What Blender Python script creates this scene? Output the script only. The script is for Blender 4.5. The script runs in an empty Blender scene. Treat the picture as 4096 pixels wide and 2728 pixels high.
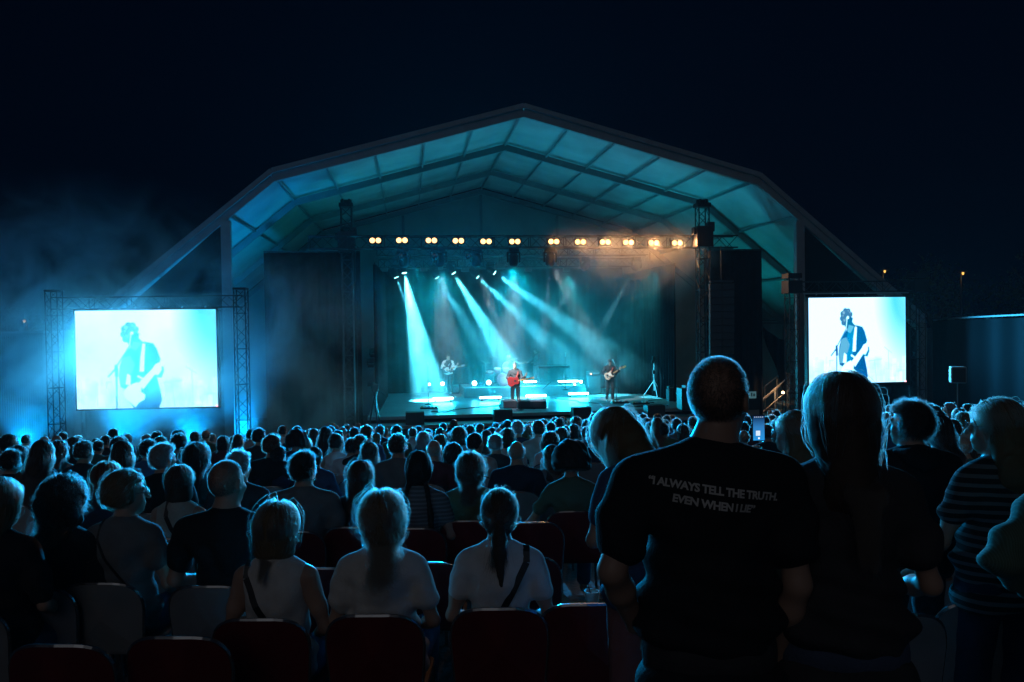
import bpy, bmesh, math, random
import numpy as np
from mathutils import Matrix, Vector, Euler
random.seed(7); RNG = np.random.default_rng(7)
C = bpy.context.scene.collection
SC = bpy.context.scene
# ------------------------------------------------------------------ camera
CAMZ = 4.65; FPX = 3300.0; PITCH = -0.020; ROLL = -0.015
fwd = Vector((0, math.cos(PITCH), math.sin(PITCH))); up0 = Vector((0, -math.sin(PITCH), math.cos(PITCH)))
rt0 = Vector((1, 0, 0))
right = rt0*math.cos(ROLL) + up0*math.sin(ROLL)
up = -rt0*math.sin(ROLL) + up0*math.cos(ROLL)
cam_d = bpy.data.cameras.new('camera'); cam = bpy.data.objects.new('camera', cam_d); C.objects.link(cam)
cam_d.sensor_width = 36; cam_d.lens = 36*FPX/4096; cam_d.clip_start = 0.05; cam_d.clip_end = 2000
m = Matrix.Identity(4)
for i in range(3):
    m[i][0] = right[i]; m[i][1] = up[i]; m[i][2] = -fwd[i]
m[2][3] = CAMZ
cam.matrix_world = m
SC.camera = cam
CP = Vector((0, 0, CAMZ))
def ray(px, py):
    return fwd + right*((px-2048)/FPX) + up*((1364-py)/FPX)
def at(px, py, d):            # survey helper: a point seen at (px,py) standing d metres away
    return CP + ray(px, py)*d
def atz(px, py, z):           # where that line of sight meets height z
    r = ray(px, py); t = (z-CAMZ)/r.z
    return CP + r*t
# ------------------------------------------------------------------ world, sun, exposure
W = bpy.data.worlds.new('World'); SC.world = W; W.use_nodes = True
nt = W.node_tree; bg = nt.nodes['Background']
sky = nt.nodes.new('ShaderNodeTexSky'); sky.sky_type = 'NISHITA'; sky.sun_disc = False
sky.sun_elevation = math.radians(-7); sky.sun_rotation = math.radians(185)
sky.air_density = 1.0; sky.ozone_density = 4.0; sky.dust_density = 0.3
nt.links.new(sky.outputs[0], bg.inputs[0]); bg.inputs[1].default_value = 0.05
sun_d = bpy.data.lights.new('sun', 'SUN'); sun_d.energy = 0.07; sun_d.angle = math.radians(40); sun_d.color = (0.90, 0.93, 1.0)
sun = bpy.data.objects.new('sun', sun_d); C.objects.link(sun)
sun.rotation_euler = (math.radians(62), 0, math.radians(-12))   # comes from behind the audience
nb = nt.nodes.new('ShaderNodeBackground'); nb.inputs[0].default_value = (0.02, 0.09, 1.0, 1); nb.inputs[1].default_value = 0.0025
ad = nt.nodes.new('ShaderNodeAddShader'); nt.links.new(bg.outputs[0], ad.inputs[0]); nt.links.new(nb.outputs[0], ad.inputs[1]); nt.links.new(ad.outputs[0], nt.nodes['World Output'].inputs[0])
SC.view_settings.view_transform = 'Standard'; SC.view_settings.look = 'None'
SC.view_settings.exposure = 0; SC.view_settings.gamma = 1
SC.render.engine = 'CYCLES'
cy = SC.cycles
cy.use_denoising = True
try: cy.denoiser = 'OPENIMAGEDENOISE'
except Exception: pass
cy.max_bounces = 5; cy.diffuse_bounces = 2; cy.glossy_bounces = 2; cy.transmission_bounces = 4; cy.volume_bounces = 0
cy.transparent_max_bounces = 6
cy.volume_step_rate = 2.0; cy.volume_max_steps = 96
cy.use_light_tree = True
cy.sample_clamp_indirect = 4.0
# ------------------------------------------------------------------ materials
MATS = {}
def mat(name, col=(0.5, 0.5, 0.5), rough=0.6, metal=0.0, noise=None, bump=0.0, bscale=40, emit=None, estr=1.0, sheen=0, trans=0):
    if name in MATS: return MATS[name]
    m = bpy.data.materials.new(name); m.use_nodes = True; n = m.node_tree.nodes; l = m.node_tree.links
    b = n['Principled BSDF']
    b.inputs['Base Color'].default_value = (*col, 1); b.inputs['Roughness'].default_value = rough
    b.inputs['Metallic'].default_value = metal
    if sheen: b.inputs['Sheen Weight'].default_value = sheen
    if trans: b.inputs['Subsurface Weight'].default_value = 0
    if name in ('black_molton', 'wall_cloth', 'dark_sheet', 'container_paint'): b.inputs['Specular IOR Level'].default_value = .08
    tc = None
    if noise or bump:
        tc = n.new('ShaderNodeTexCoord')
    if noise:
        amt, sc = noise
        t = n.new('ShaderNodeTexNoise'); t.inputs['Scale'].default_value = sc; t.inputs['Detail'].default_value = 5
        l.new(tc.outputs['Object'], t.inputs['Vector'])
        r = n.new('ShaderNodeValToRGB')
        r.color_ramp.elements[0].position = 0.3; r.color_ramp.elements[1].position = 0.7
        r.color_ramp.elements[0].color = (*[max(0, c*(1-amt)) for c in col], 1)
        r.color_ramp.elements[1].color = (*[min(1, c*(1+amt)) for c in col], 1)
        l.new(t.outputs['Fac'], r.inputs[0]); l.new(r.outputs[0], b.inputs['Base Color'])
    if bump:
        t2 = n.new('ShaderNodeTexNoise'); t2.inputs['Scale'].default_value = bscale; t2.inputs['Detail'].default_value = 3
        l.new(tc.outputs['Object'], t2.inputs['Vector'])
        bp = n.new('ShaderNodeBump'); bp.inputs['Strength'].default_value = bump; bp.inputs['Distance'].default_value = 0.02
        l.new(t2.outputs['Fac'], bp.inputs['Height']); l.new(bp.outputs[0], b.inputs['Normal'])
    if emit:
        b.inputs['Emission Color'].default_value = (*emit, 1); b.inputs['Emission Strength'].default_value = estr
    MATS[name] = m
    return m
def emat(name, col, s):
    if name in MATS: return MATS[name]
    m = bpy.data.materials.new(name); m.use_nodes = True; n = m.node_tree.nodes
    n.clear(); e = n.new('ShaderNodeEmission'); e.inputs[0].default_value = (*col, 1); e.inputs[1].default_value = s
    o = n.new('ShaderNodeOutputMaterial'); m.node_tree.links.new(e.outputs[0], o.inputs[0]); MATS[name] = m
    return m
# ------------------------------------------------------------------ mesh builder
class MB:
    def __init__(s): s.v = []; s.f = []
    def add(s, vs, fs):
        o = len(s.v); s.v += [tuple(v) for v in vs]; s.f += [tuple(i+o for i in f) for f in fs]; return s
    def box(s, c, d, rz=0, rx=0, ry=0):
        R = Euler((rx, ry, rz)).to_matrix(); c = Vector(c)
        vs = [c + R @ Vector((x*d[0]/2, y*d[1]/2, z*d[2]/2)) for x in (-1, 1) for y in (-1, 1) for z in (-1, 1)]
        return s.add(vs, [(0, 1, 3, 2), (4, 6, 7, 5), (0, 4, 5, 1), (2, 3, 7, 6), (0, 2, 6, 4), (1, 5, 7, 3)])
    def beam(s, a, b, w, h, upv=(0, 0, 1)):
        a = Vector(a); b = Vector(b); t = (b-a).normalized(); u = Vector(upv)
        if abs(t.dot(u)) > .98: u = Vector((0, 1, 0))
        x = t.cross(u).normalized(); y = x.cross(t).normalized()
        vs = [p + x*(sx*w/2) + y*(sy*h/2) for p in (a, b) for sx, sy in ((-1, -1), (1, -1), (1, 1), (-1, 1))]
        return s.add(vs, [(3, 2, 1, 0), (4, 5, 6, 7), (0, 1, 5, 4), (1, 2, 6, 5), (2, 3, 7, 6), (3, 0, 4, 7)])
    def tube(s, a, b, r, n=6, r2=None):
        a = Vector(a); b = Vector(b); t = (b-a).normalized(); u = Vector((0, 0, 1))
        if abs(t.dot(u)) > .98: u = Vector((0, 1, 0))
        x = t.cross(u).normalized(); y = x.cross(t).normalized(); r2 = r if r2 is None else r2
        vs = []
        for p, q in ((a, r), (b, r2)):
            for i in range(n):
                an = 2*math.pi*i/n; vs.append(p + x*(q*math.cos(an)) + y*(q*math.sin(an)))
        fs = [(i, (i+1) % n, n+(i+1) % n, n+i) for i in range(n)] + [tuple(range(n-1, -1, -1)), tuple(range(n, 2*n))]
        return s.add(vs, fs)
    def path(s, pts, r, n=6):
        for a, b in zip(pts[:-1], pts[1:]): s.tube(a, b, r, n)
        return s
    def lathe(s, prof, n=16, M=None):
        M = M or Matrix.Identity(4); vs = []; fs = []
        for r, z in prof:
            for i in range(n):
                an = 2*math.pi*i/n; vs.append(M @ Vector((r*math.cos(an), r*math.sin(an), z)))
        for j in range(len(prof)-1):
            for i in range(n):
                fs.append((j*n+i, j*n+(i+1) % n, (j+1)*n+(i+1) % n, (j+1)*n+i))
        if prof[0][0] > 1e-4: fs.append(tuple(range(n-1, -1, -1)))
        if prof[-1][0] > 1e-4: fs.append(tuple((len(prof)-1)*n+i for i in range(n)))
        return s.add(vs, fs)
    def prism(s, poly, a, b, M=None):   # poly in local XZ, extruded from y=a to y=b
        M = M or Matrix.Identity(4); n = len(poly)
        vs = [M @ Vector((x, a, z)) for x, z in poly] + [M @ Vector((x, b, z)) for x, z in poly]
        return s.add(vs, [tuple(range(n)), tuple(range(2*n-1, n-1, -1))] + [(i+n, (i+1) % n+n, (i+1) % n, i) for i in range(n)])
    def grid(s, fn, nu, nv):
        vs = [fn(i/nu, j/nv) for j in range(nv+1) for i in range(nu+1)]
        return s.add(vs, [(j*(nu+1)+i, j*(nu+1)+i+1, (j+1)*(nu+1)+i+1, (j+1)*(nu+1)+i) for j in range(nv) for i in range(nu)])
    def mesh(s, name):
        me = bpy.data.meshes.new(name); me.from_pydata(s.v, [], s.f); me.update(); return me
    def build(s, name, m, parent=None, smooth=False, M=None):
        me = s.mesh(name); me.materials.append(m)
        if smooth: me.polygons.foreach_set('use_smooth', [True]*len(me.polygons))
        o = bpy.data.objects.new(name, me); C.objects.link(o)
        if parent: o.parent = parent
        if M is not None: o.matrix_local = M
        return o
def bevel(o, w=0.01, seg=2):
    b = o.modifiers.new('bevel', 'BEVEL'); b.width = w; b.segments = seg; b.limit_method = 'ANGLE'; return o
def tag(o, label=None, cat=None, group=None, kind=None):
    if label: o['label'] = label
    if cat: o['category'] = cat
    if group: o['group'] = group
    if kind: o['kind'] = kind
    return o
def thing(name, label, cat, M=None, group=None):
    o = bpy.data.objects.new(name, None); C.objects.link(o); o.empty_display_size = 0.2
    if M is not None: o.matrix_world = M
    return tag(o, label, cat, group)
def copy_tree(o, parent=None):
    c = o.copy(); C.objects.link(c); c.parent = parent
    for ch in o.children: copy_tree(ch, c)
    return c
def T(x, y=None, z=None, rz=0):
    v = Vector(x) if y is None else Vector((x, y, z))
    return Matrix.Translation(v) @ Matrix.Rotation(rz, 4, 'Z')
# ------------------------------------------------------------------ frames of reference
SZ = 1.40                                    # stage floor height
SYAW = 0.13
TENT = T(0.50, 27.7, 0, 0.126)
so = atz(2120, 1650, SZ); STG = T(so.x, so.y, 0, SYAW); STGI = STG.inverted()
def sl(px, py, z=SZ):                         # stage-local point on a surface of height z
    return STGI @ atz(px, py, z)
GP = [(-30, 2.95), (0, 2.87), (2.4, 2.75), (4, 2.52), (6, 2.40), (12, 1.93), (17, 1.35), (26, 0.35), (30, 0.0), (400, 0.0)]
def ground(x, y):
    z = 0
    for (a, za), (b, zb) in zip(GP[:-1], GP[1:]):
        if a <= y <= b: z = za + (zb-za)*(y-a)/(b-a)
    fade = max(0, min(1, (30-y)/8)); 
    return z + fade*(-0.02*min(14, max(0, -x)) + 0.015*min(14, max(0, x)))
# ------------------------------------------------------------------ light colours and lamp helper
GS, GA, GB = 12.0, 2.8, 34.0
CY = (0.0, 0.54, 0.88); CYL = (0.08, 0.74, 1.0); WARM = (1.0, 0.46, 0.17)
def spot(name, parent, loc, target, power, col, deg, blend=0.3, r=0.05):
    d = bpy.data.lights.new(name, 'SPOT'); d.energy = power*(GB if name=='beam' else 1)*(3 if name=='lamp_light' else 1); d.color = col; d.spot_size = math.radians(deg)
    d.spot_blend = blend; d.shadow_soft_size = r
    o = bpy.data.objects.new(name, d); C.objects.link(o); o.parent = parent
    v = Vector(target)-Vector(loc); o.location = loc; o.rotation_euler = v.to_track_quat('-Z', 'Y').to_euler()
    return o
def area(name, parent, loc, target, power, col, sx, sy):
    d = bpy.data.lights.new(name, 'AREA'); d.energy = power*(GA if name=='bar_light' else 1); d.color = col; d.shape = 'RECTANGLE'; d.size = sx; d.size_y = sy
    o = bpy.data.objects.new(name, d); C.objects.link(o); o.parent = parent
    v = Vector(target)-Vector(loc); o.location = loc; o.rotation_euler = v.to_track_quat('-Z', 'Z').to_euler()
    return o
# ------------------------------------------------------------------ ground
gm = mat('trodden_ground', (0.035, 0.035, 0.033), 0.85, noise=(0.4, 1.6), bump=0.6, bscale=12)
b = MB()
ys = [-30, -8, 0, 1, 2.4, 4, 6, 8, 10, 12, 14, 17, 20, 23, 26, 28, 30, 34, 40, 60, 100, 200, 400]
xs = [-300, -100, -50, -30, -20, -14, -10, -6, -3, 0, 3, 6, 10, 15, 25, 50, 120, 300]
b.add([(x, y, ground(x, y)) for y in ys for x in xs], [(j*len(xs)+i, j*len(xs)+i+1, (j+1)*len(xs)+i+1, (j+1)*len(xs)+i) for j in range(len(ys)-1) for i in range(len(xs)-1)])
tag(b.build('ground', gm), kind='structure')
# ------------------------------------------------------------------ festival tent
fab = mat('tent_fabric', (0.47, 0.49, 0.48), 0.75, noise=(0.20, 0.7), bump=0.5, bscale=1.6)
alu = mat('tent_aluminium', (0.25, 0.26, 0.27), 0.45, 0.0, noise=(0.1, 3))
tent = thing('tent', 'large white peaked festival tent roof over the whole stage', 'tent', TENT)
L = 5.4; ZA = CAMZ+7.25; WK, ZK = 8.2, CAMZ+5.03; WL, ZL = 9.68, CAMZ+3.79; WE, ZE = 14.3, CAMZ+0.0
ZL = ZK + (ZE-ZK)*(WL-WK)/(WE-WK)
def prof(s, off=0.0):   # cross-section points, side s
    return [(0, ZA+off), (s*WK, ZK+off), (s*WE, ZE+off)]
for i in range(4):
    y = i*L; bb = MB()
    th = 0.24 if i else 0.28
    for s in (-1, 1):
        p = prof(s, -0.19)
        bb.beam((p[0][0], y, p[0][1]), (p[1][0], y, p[1][1]), 0.16, th); bb.beam((p[1][0], y, p[1][1]), (p[2][0], y, p[2][1]), 0.16, th)
    bb.build('frame_arch', alu, tent)
    for s in (-1, 1):
        MB().beam((s*WE, y, ZE-0.2), (s*WE, y, 0), 0.22, 0.16).build('leg', alu, tent)
for s in (-1, 1):
    MB().beam((s*WL, 0.02, ZL-0.36), (s*WL, 0.02, 0), 0.30, 0.22).build('gable_post', alu, tent)
for x in (-4.1, 0, 4.1):
    MB().beam((x, 3*L+0.12, ZA-0.35-abs(x)*(ZA-ZK)/WK), (x, 3*L+0.12, 4.5), 0.14, 0.12).build('gable_post', alu, tent)
pur = []
for s in (-1, 1):
    for k in range(1, 5): t = k/5; pur.append((s*WK*t, ZA+(ZK-ZA)*t))
    pur.append((s*WK, ZK)); pur.append((s*WL, ZL)); pur.append((s*12.0, ZK+(ZE-ZK)*(12.0-WK)/(WE-WK)))
    pur.append((s*WE, ZE))
pur.append((0, ZA))
for x, z in pur:
    for i in range(3):
        MB().beam((x, i*L+0.09, z-0.13), (x, (i+1)*L-0.09, z-0.12), 0.06, 0.08).build('purlin', alu, tent)
def roofpanel(s, i, seg):
    a, c = (prof(s)[seg], prof(s)[seg+1])
    def fn(u, v):
        x = a[0]+(c[0]-a[0])*v; z = a[1]+(c[1]-a[1])*v
        sag = 0.10*math.sin(math.pi*u)*(abs(math.sin(math.pi*v*5)) if seg == 0 else abs(math.sin(math.pi*v*3)))
        return (x, (i+u)*L, z - sag*0.6 + 0.03)
    return fn
for s in (-1, 1):
    for seg in (0, 1):
        bb = MB()
        for i in range(3): bb.grid(roofpanel(s, i, seg), 12, 30)
        bb.build('roof_fabric', fab, tent, smooth=True)
# front edge valance of the roof, slightly darker keder rail
bb = MB()
for s in (-1, 1):
    p = prof(s, 0.02)
    bb.beam((p[0][0], -0.12, p[0][1]), (p[1][0], -0.12, p[1][1]), 0.10, 0.16); bb.beam((p[1][0], -0.12, p[1][1]), (p[2][0], -0.12, p[2][1]), 0.10, 0.16)
bb.build('edge_rail', alu, tent)
for s in (-1, 1):
    MB().add([(s*(WL+.17), .05, 0), (s*(WL+.17), .05, ZL-.5), (s*(WE-.2), .05, ZE-.45), (s*(WE-.2), .05, 0)], [(0, 1, 2, 3)]).build('gable_infill', mat('dark_sheet', (.012, .016, .022), .9), tent)
bb = MB()
yb = 3*L+0.25
bb.add([(-WE, yb, 0), (-WE, yb, ZE), (-WK, yb, ZK), (0, yb, ZA), (WK, yb, ZK), (WE, yb, ZE), (WE, yb, 0)], [(6, 5, 4, 3, 2, 1, 0)])
bb.build('rear_wall', fab, tent)
for s in (-1, 1):
    bb = MB().grid(lambda u, v: (s*(WE+0.02*math.sin(u*60)), u*3*L, v*ZE), 60, 2); bb.build('side_wall', fab, tent)
# ------------------------------------------------------------------ stage deck
deck = mat('stage_deck', (0.28, 0.29, 0.30), 0.33, noise=(0.25, 1.2), bump=0.05, bscale=30)
blk = mat('black_molton', (0.006, 0.007, 0.009), 0.95, noise=(0.3, 3))
blkp = mat('black_plastic', (0.018, 0.018, 0.02), 0.45)
SL = STGI @ atz(1525, 1650, SZ); SR = STGI @ atz(2745, 1622, SZ)
X0, X1 = -5.9, 6.3
st = thing('stage', 'low wide concert stage with shiny grey deck and dark stepped front', 'stage', STG)
DX = (X1-X0); cx = (X0+X1)/2
bevel(MB().box((cx, 5.4, SZ-0.06), (DX, 10.8, 0.12)).build('deck', deck, st), 0.015)
MB().box((cx, 0.06, SZ-0.18), (DX, 0.06, 0.11)).build('groove', blk, st)
bevel(MB().box((cx, -0.42, SZ-0.30), (DX+0.2, 0.9, 0.12)).build('front_ledge', mat('ledge', (0.26, 0.27, 0.27), 0.4), st), 0.01)
MB().grid(lambda u, v: (X0-0.1+u*(DX+0.2), -0.80+0.02*math.sin(u*260), 0.0+v*(SZ-0.37)), 260, 1).build('skirt', blk, st)
# drum riser and bass riser
ri = thing('riser', 'wide grey drum riser at the back of the stage', 'riser', STG)
rl = sl(1838, 1592); rr = sl(2330, 1582)
bevel(MB().box(((rl.x+rr.x)/2+.2, (rl.y+rr.y)/2+1.35, SZ+0.225), (rr.x-rl.x, 2.6, 0.45)).build('platform', deck, ri), 0.01)
RZ = SZ+0.45
# ------------------------------------------------------------------ drapes
def drape(name, label, x0, y0, x1, y1, z0, z1, fold=0.06, per=0.35, M=STG, group=None, mt=blk):
    n = max(8, int(math.hypot(x1-x0, y1-y0)/0.05)); d = Vector((x1-x0, y1-y0, 0)); ln = d.length; nn = Vector((-d.y, d.x, 0)).normalized()
    def fn(u, v):
        w = fold*math.sin(u*ln/per*6.283+math.sin(u*9)*1.5)*(1.05-0.3*v)
        p = Vector((x0, y0, 0))+d*u+nn*w; return (p.x, p.y, z0+(z1-z0)*v)
    o = thing(name, label, 'curtain', M, group)
    bb = MB().grid(fn, n, 3); c = bb.build('cloth', mt, o, smooth=True)
    sd = c.modifiers.new('t', 'SOLIDIFY'); sd.thickness = 0.012
    MB().tube((x0, y0, z1+.03), (x1, y1, z1+.03), 0.03, 8).build('rail', blkp, o)
    return o
ZT = CAMZ+2.9
drape('backdrop', 'tall black backdrop curtain closing the rear of the stage', X0, 10.2, X1, 10.2, SZ+0.01, 7.35, 0.025)
drape('side_curtain', 'black side curtain at the left wing of the stage', X0+0.3, 1.5, X0+0.5, 9.0, SZ+0.01, 7.0, 0.08, group='black stage curtains')
drape('side_curtain', 'black pleated leg curtain in the right wing behind the guitarist', X1-1.15, 7.0, X1-0.1, 6.2, SZ+0.01, 6.6, 0.08, group='black stage curtains')
drape('side_curtain', 'black side curtain running back along the right edge of the stage', X1+0.1, 2.4, X1+0.0, 9.8, SZ+0.01, 7.0, 0.08, group='black stage curtains')
def panel_px(name, label, pxa, pxb, pytop, d, zbot=0.1, **k):
    a = at(pxa, pytop, d); b_ = at(pxb, pytop-(pxb-pxa)*0.012, d+(pxb-pxa)/FPX*d*0.13)
    a = TENT.inverted() @ a; b_ = TENT.inverted() @ b_
    z = (a.z+b_.z)/2
    return drape(name, label, a.x, a.y, b_.x, b_.y, zbot, z, M=TENT, **k)
panel_px('black_panel', 'black cloth panel left of the stage opening, veiled in blue smoke', 1055, 1440, 1012, 31.0, fold=0.03)
panel_px('black_panel', 'black cloth panel right of the stage behind the hanging speakers', 2815, 3045, 1004, 31.6, fold=0.03)
# ------------------------------------------------------------------ trusses
def truss(bb, a, b, w=0.40, n=None, r=0.025):
    a = Vector(a); b = Vector(b); t = (b-a).normalized(); u = Vector((0, 0, 1))
    if abs(t.dot(u)) > .9: u = Vector((0, 1, 0))
    x = t.cross(u).normalized()*w/2; y = x.normalized().cross(t).normalized()*w/2
    cs = [x+y, x-y, -x-y, -x+y]
    for c in cs: bb.tube(a+c, b+c, r, 6)
    n = n or max(2, int((b-a).length/w))
    for k in range(n):
        p = a+(b-a)*(k/n); q = a+(b-a)*((k+1)/n)
        for j in range(4):
            c0, c1 = cs[j], cs[(j+1) % 4]
            if k % 2: c0, c1 = c1, c0
            bb.tube(p+c0, q+c1, r*0.5, 4)
            if k % 3 == 0: bb.tube(p+cs[j], p+cs[(j+1) % 4], r*0.6, 4)
    return bb
trm = mat('truss_metal', (0.045, 0.045, 0.05), 0.45, 0.3)
TD = 30.2
tA = STGI @ at(1238, 972, TD-0.9); tB = STGI @ at(2945, 967, TD+1.0)
ty = (tA.y+tB.y)/2; tz = (tA.z+tB.z)/2
ft = thing('lighting_truss', 'black front lighting truss above the stage carrying the row of warm lamps', 'truss', STG)
truss(MB(), (tA.x, ty, tz), (tB.x, ty, tz), 0.44, 36).build('truss_span', trm, ft)
TY = ty; TZ = tz
def tower(px, pytop, d, label, w=0.38):
    p = at(px, pytop, d); g = 0
    o = thing('truss_tower', label, 'truss tower', T(p.x, p.y, 0, SYAW))
    truss(MB(), (0, 0, 0.1), (0, 0, p.z-0.25), w).build('mast', trm, o)
    bevel(MB().box((0, 0, 0.06), (1.1, 1.1, 0.10)).build('base_plate', trm, o))
    h = MB().box((0, 0, p.z-0.2), (w+0.12, w+0.12, 0.14)).box((-.12, 0, p.z-0.06), (.07, .34, .16)).box((.12, 0, p.z-0.06), (.07, .34, .16)).tube((-.2, 0, p.z-.05), (.2, 0, p.z-.05), .07, 10)
    h.build('head_block', trm, o)
    return o, p
for px, lab in ((1384, 'black truss tower rising above the left end of the lamp truss'), (2808, 'black truss tower rising above the right end of the lamp truss')):
    o, p = tower(px, 800, TD, lab)
    zz = tz
    bb = MB().box((0, 0, zz+0.1), (0.62, 0.6, 0.75)).box((0.26, -.1, zz+0.45), (0.25, 0.3, 0.35)).box((-.34, -.1, zz+.3), (.12, .25, .25))
    bevel(bb.build('sleeve_block', trm, o), 0.02)
    # steel cable
    MB().tube((0.3, 0, 0.2), (0.3, 0, zz), 0.012, 5).build('hoist_chain', trm, o)
# mid and rear lighting trusses
YM, ZM = 3.6, None
pm = STGI @ at(1800, 1040, 34.5); YM = pm.y; ZM = pm.z
mt_ = thing('lighting_truss', 'dark middle truss in haze holding the moving heads over the stage', 'truss', STG)
truss(MB(), (X0+0.3, YM, ZM+0.35), (X1-0.4, YM, ZM+0.35), 0.36, 30).build('truss_span', trm, mt_)
pr = STGI @ at(1800, 1085, 36.5); YR = pr.y; ZR = pr.z
rt_ = thing('lighting_truss', 'dark rear truss in haze from which the cyan beams start', 'truss', STG)
truss(MB(), (X0+0.3, YR, ZR+0.35), (X1-0.4, YR, ZR+0.35), 0.36, 30).build('truss_span', trm, rt_)
# ------------------------------------------------------------------ warm twin lamps
lampglow = emat('tungsten_lens', (1.0, 0.50, 0.17), 4.0)
LP = [(1505, 973), (1608, 971), (1723, 970), (1829, 970), (1939, 971), (2054, 970), (2212, 968), (2321, 968), (2423, 967), (2520, 967), (2626, 967), (2725, 967)]
ORD = ['first', 'second', 'third', 'fourth', 'fifth', 'sixth', 'seventh', 'eighth', 'ninth', 'tenth', 'eleventh', 'twelfth']
for i, (px, py) in enumerate(LP):
    p = STGI @ at(px, py, TD); p = Vector((p.x, TY-0.35, p.z))
    o = thing('blinder_lamp', 'warm glowing twin lamp, %s from the left on the front truss' % ORD[i], 'stage lamp', STG @ Matrix.Translation(p), 'warm twin lamps on the front truss')
    bevel(MB().box((0, 0.09, 0), (0.46, 0.14, 0.26)).build('housing', blkp, o), 0.015)
    MB().path([(-0.25, 0.09, 0), (-0.25, 0.2, 0.2), (0.25, 0.2, 0.2), (0.25, 0.09, 0)], 0.012).build('yoke', trm, o)
    for s in (-1, 1):
        MB().lathe([(0.0, -0.02), (0.05, -0.018), (0.09, 0.0), (0.095, 0.03)], 20, Matrix.Translation((s*0.105, 0.0, 0)) @ Matrix.Rotation(math.radians(-90), 4, 'X')).build('lens', lampglow, o, smooth=True)
    spot('lamp_light', o, (0, -0.12, 0), (0, -6, -2.6), 8 if i < 6 else 90, WARM, 140, 0.9, 0.10)
# ------------------------------------------------------------------ moving heads
def moving_head(M, label, tilt, power=0, target=None, deg=12, col=CYL, lens=None, hang=True, group='moving head lights', blend=.55, s=1.0):
    o = thing('moving_head', label, 'stage light', M, group)
    bevel(MB().box((0, 0, 0), (0.34*s, 0.26*s, 0.12*s)).build('base', blkp, o), 0.02)
    k = -1 if hang else 1
    yk = MB().box((-0.19*s, 0, k*0.22*s), (0.05*s, 0.12*s, 0.34*s)).box((0.19*s, 0, k*0.22*s), (0.05*s, 0.12*s, 0.34*s)).box((0, 0, k*0.08*s), (0.4*s, 0.13*s, 0.05*s))
    bevel(yk.build('yoke', blkp, o), 0.01)
    hc = Vector((0, 0, k*0.30*s)); d = Vector(tilt).normalized()
    R = d.to_track_quat('Z', 'Y').to_matrix().to_4x4(); HM = Matrix.Translation(hc) @ R
    MB().lathe([(0.0, -0.22*s), (0.10*s, -0.21*s), (0.14*s, -0.12*s), (0.15*s, 0.05*s), (0.13*s, 0.17*s), (0.115*s, 0.20*s)], 16, HM).build('head', blkp, o, smooth=True)
    MB().lathe([(0.0, 0.225*s), (0.07*s, 0.22*s), (0.11*s, 0.202*s)], 16, HM).build('lens', lens or mat('dark_lens', (0.03, 0.04, 0.05), 0.1), o, smooth=True)
    if power:
        lp = hc + d*0.26*s
        spot('beam', o, lp, lp+d, power, col, deg, blend, 0.06)
    return o
cylens = emat('cyan_lens', (0.35, 1.0, 1.0), 9.0)
MHP = [(1614, 'first'), (1758, 'second'), (1903, 'third'), (2054, 'fourth'), (2204, 'fifth')]
BE = [  # px, py of lens; aim px, py, depth; power; cone deg
 (1618, 1096, 1715, 1560, 36.0, 5200, 19.5, 'brightest white cyan beam light, aimed almost straight down at stage left'),
 (1817, 1096, 2060, 1500, 36.5, 2300, 15.0, 'second bright cyan beam light, aimed steeply down towards the drums'),
 (1982, 1094, 2500, 1460, 36.0, 1100, 12.5, 'bright cyan beam light nearest stage centre, aimed flat to the right'),
 (1587, 1113, 1720, 1450, 37.0, 420, 12.0, 'small dim cyan beam light at the far left of the rear truss'),
 (1750, 1114, 1960, 1440, 37.0, 380, 14.0, 'small cyan beam light between the two brightest beams'),
 (1914, 1111, 2330, 1500, 37.0, 900, 13.5, 'small cyan beam light right of the second bright beam')]
for px, py, ax, ay, ad, pw, dg, lab in BE:
    p = STGI @ at(px, py, 36.4); tgt = STGI @ at(ax, ay, ad); d = (tgt-p)
    base = Vector((p.x, p.y, p.z+0.30)) - d.normalized()*0.25
    moving_head(STG @ Matrix.Translation(base), lab, d, pw, None, dg, CYL, cylens, group='cyan beam lights on the rear truss')
for px, on in MHP:
    p = STGI @ at(px, 1000, TD)
    pw = {'fourth': 60, 'fifth': 140}.get(on, 0)
    moving_head(STG @ Matrix.Translation((p.x, TY+0.05, TZ-0.28)), 'dark moving head hanging below the front truss, %s from the left' % on, (0.0 if on != 'fifth' else -0.05, 0.30, -1), pw, None, 10, (0.75, 0.72, 0.95), group='dark moving heads under the front truss', s=1.15)
# faint lavender beams from the middle truss
for px, aim, pw, lab in ((2340, (2150, 1330), 110, 'moving head giving a faint lavender beam slanting left from the middle truss'), (2545, (2330, 1420), 170, 'moving head giving a faint blue beam from the right of the middle truss')):
    p = STGI @ at(px, 1035, 34.5); tg = STGI @ at(aim[0], aim[1], 35)
    moving_head(STG @ Matrix.Translation(p), lab, tg-p, pw, None, 8, (0.55, 0.75, 1.0) if px == 2340 else (0.2, 0.75, 0.9), group='faint beam lights on the middle truss')
# side lights left wing
for px, py, on in ((1494, 1425, 'upper'), (1484, 1465, 'lower')):
    p = STGI @ at(px, py, 35.5)
    moving_head(STG @ Matrix.Translation(p), '%s cyan side light shining across the stage from the left wing' % on, (1, -0.1, -0.02), 60, None, 22, CYL, cylens, hang=False, group='side lights in the left wing', s=0.8)
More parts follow.
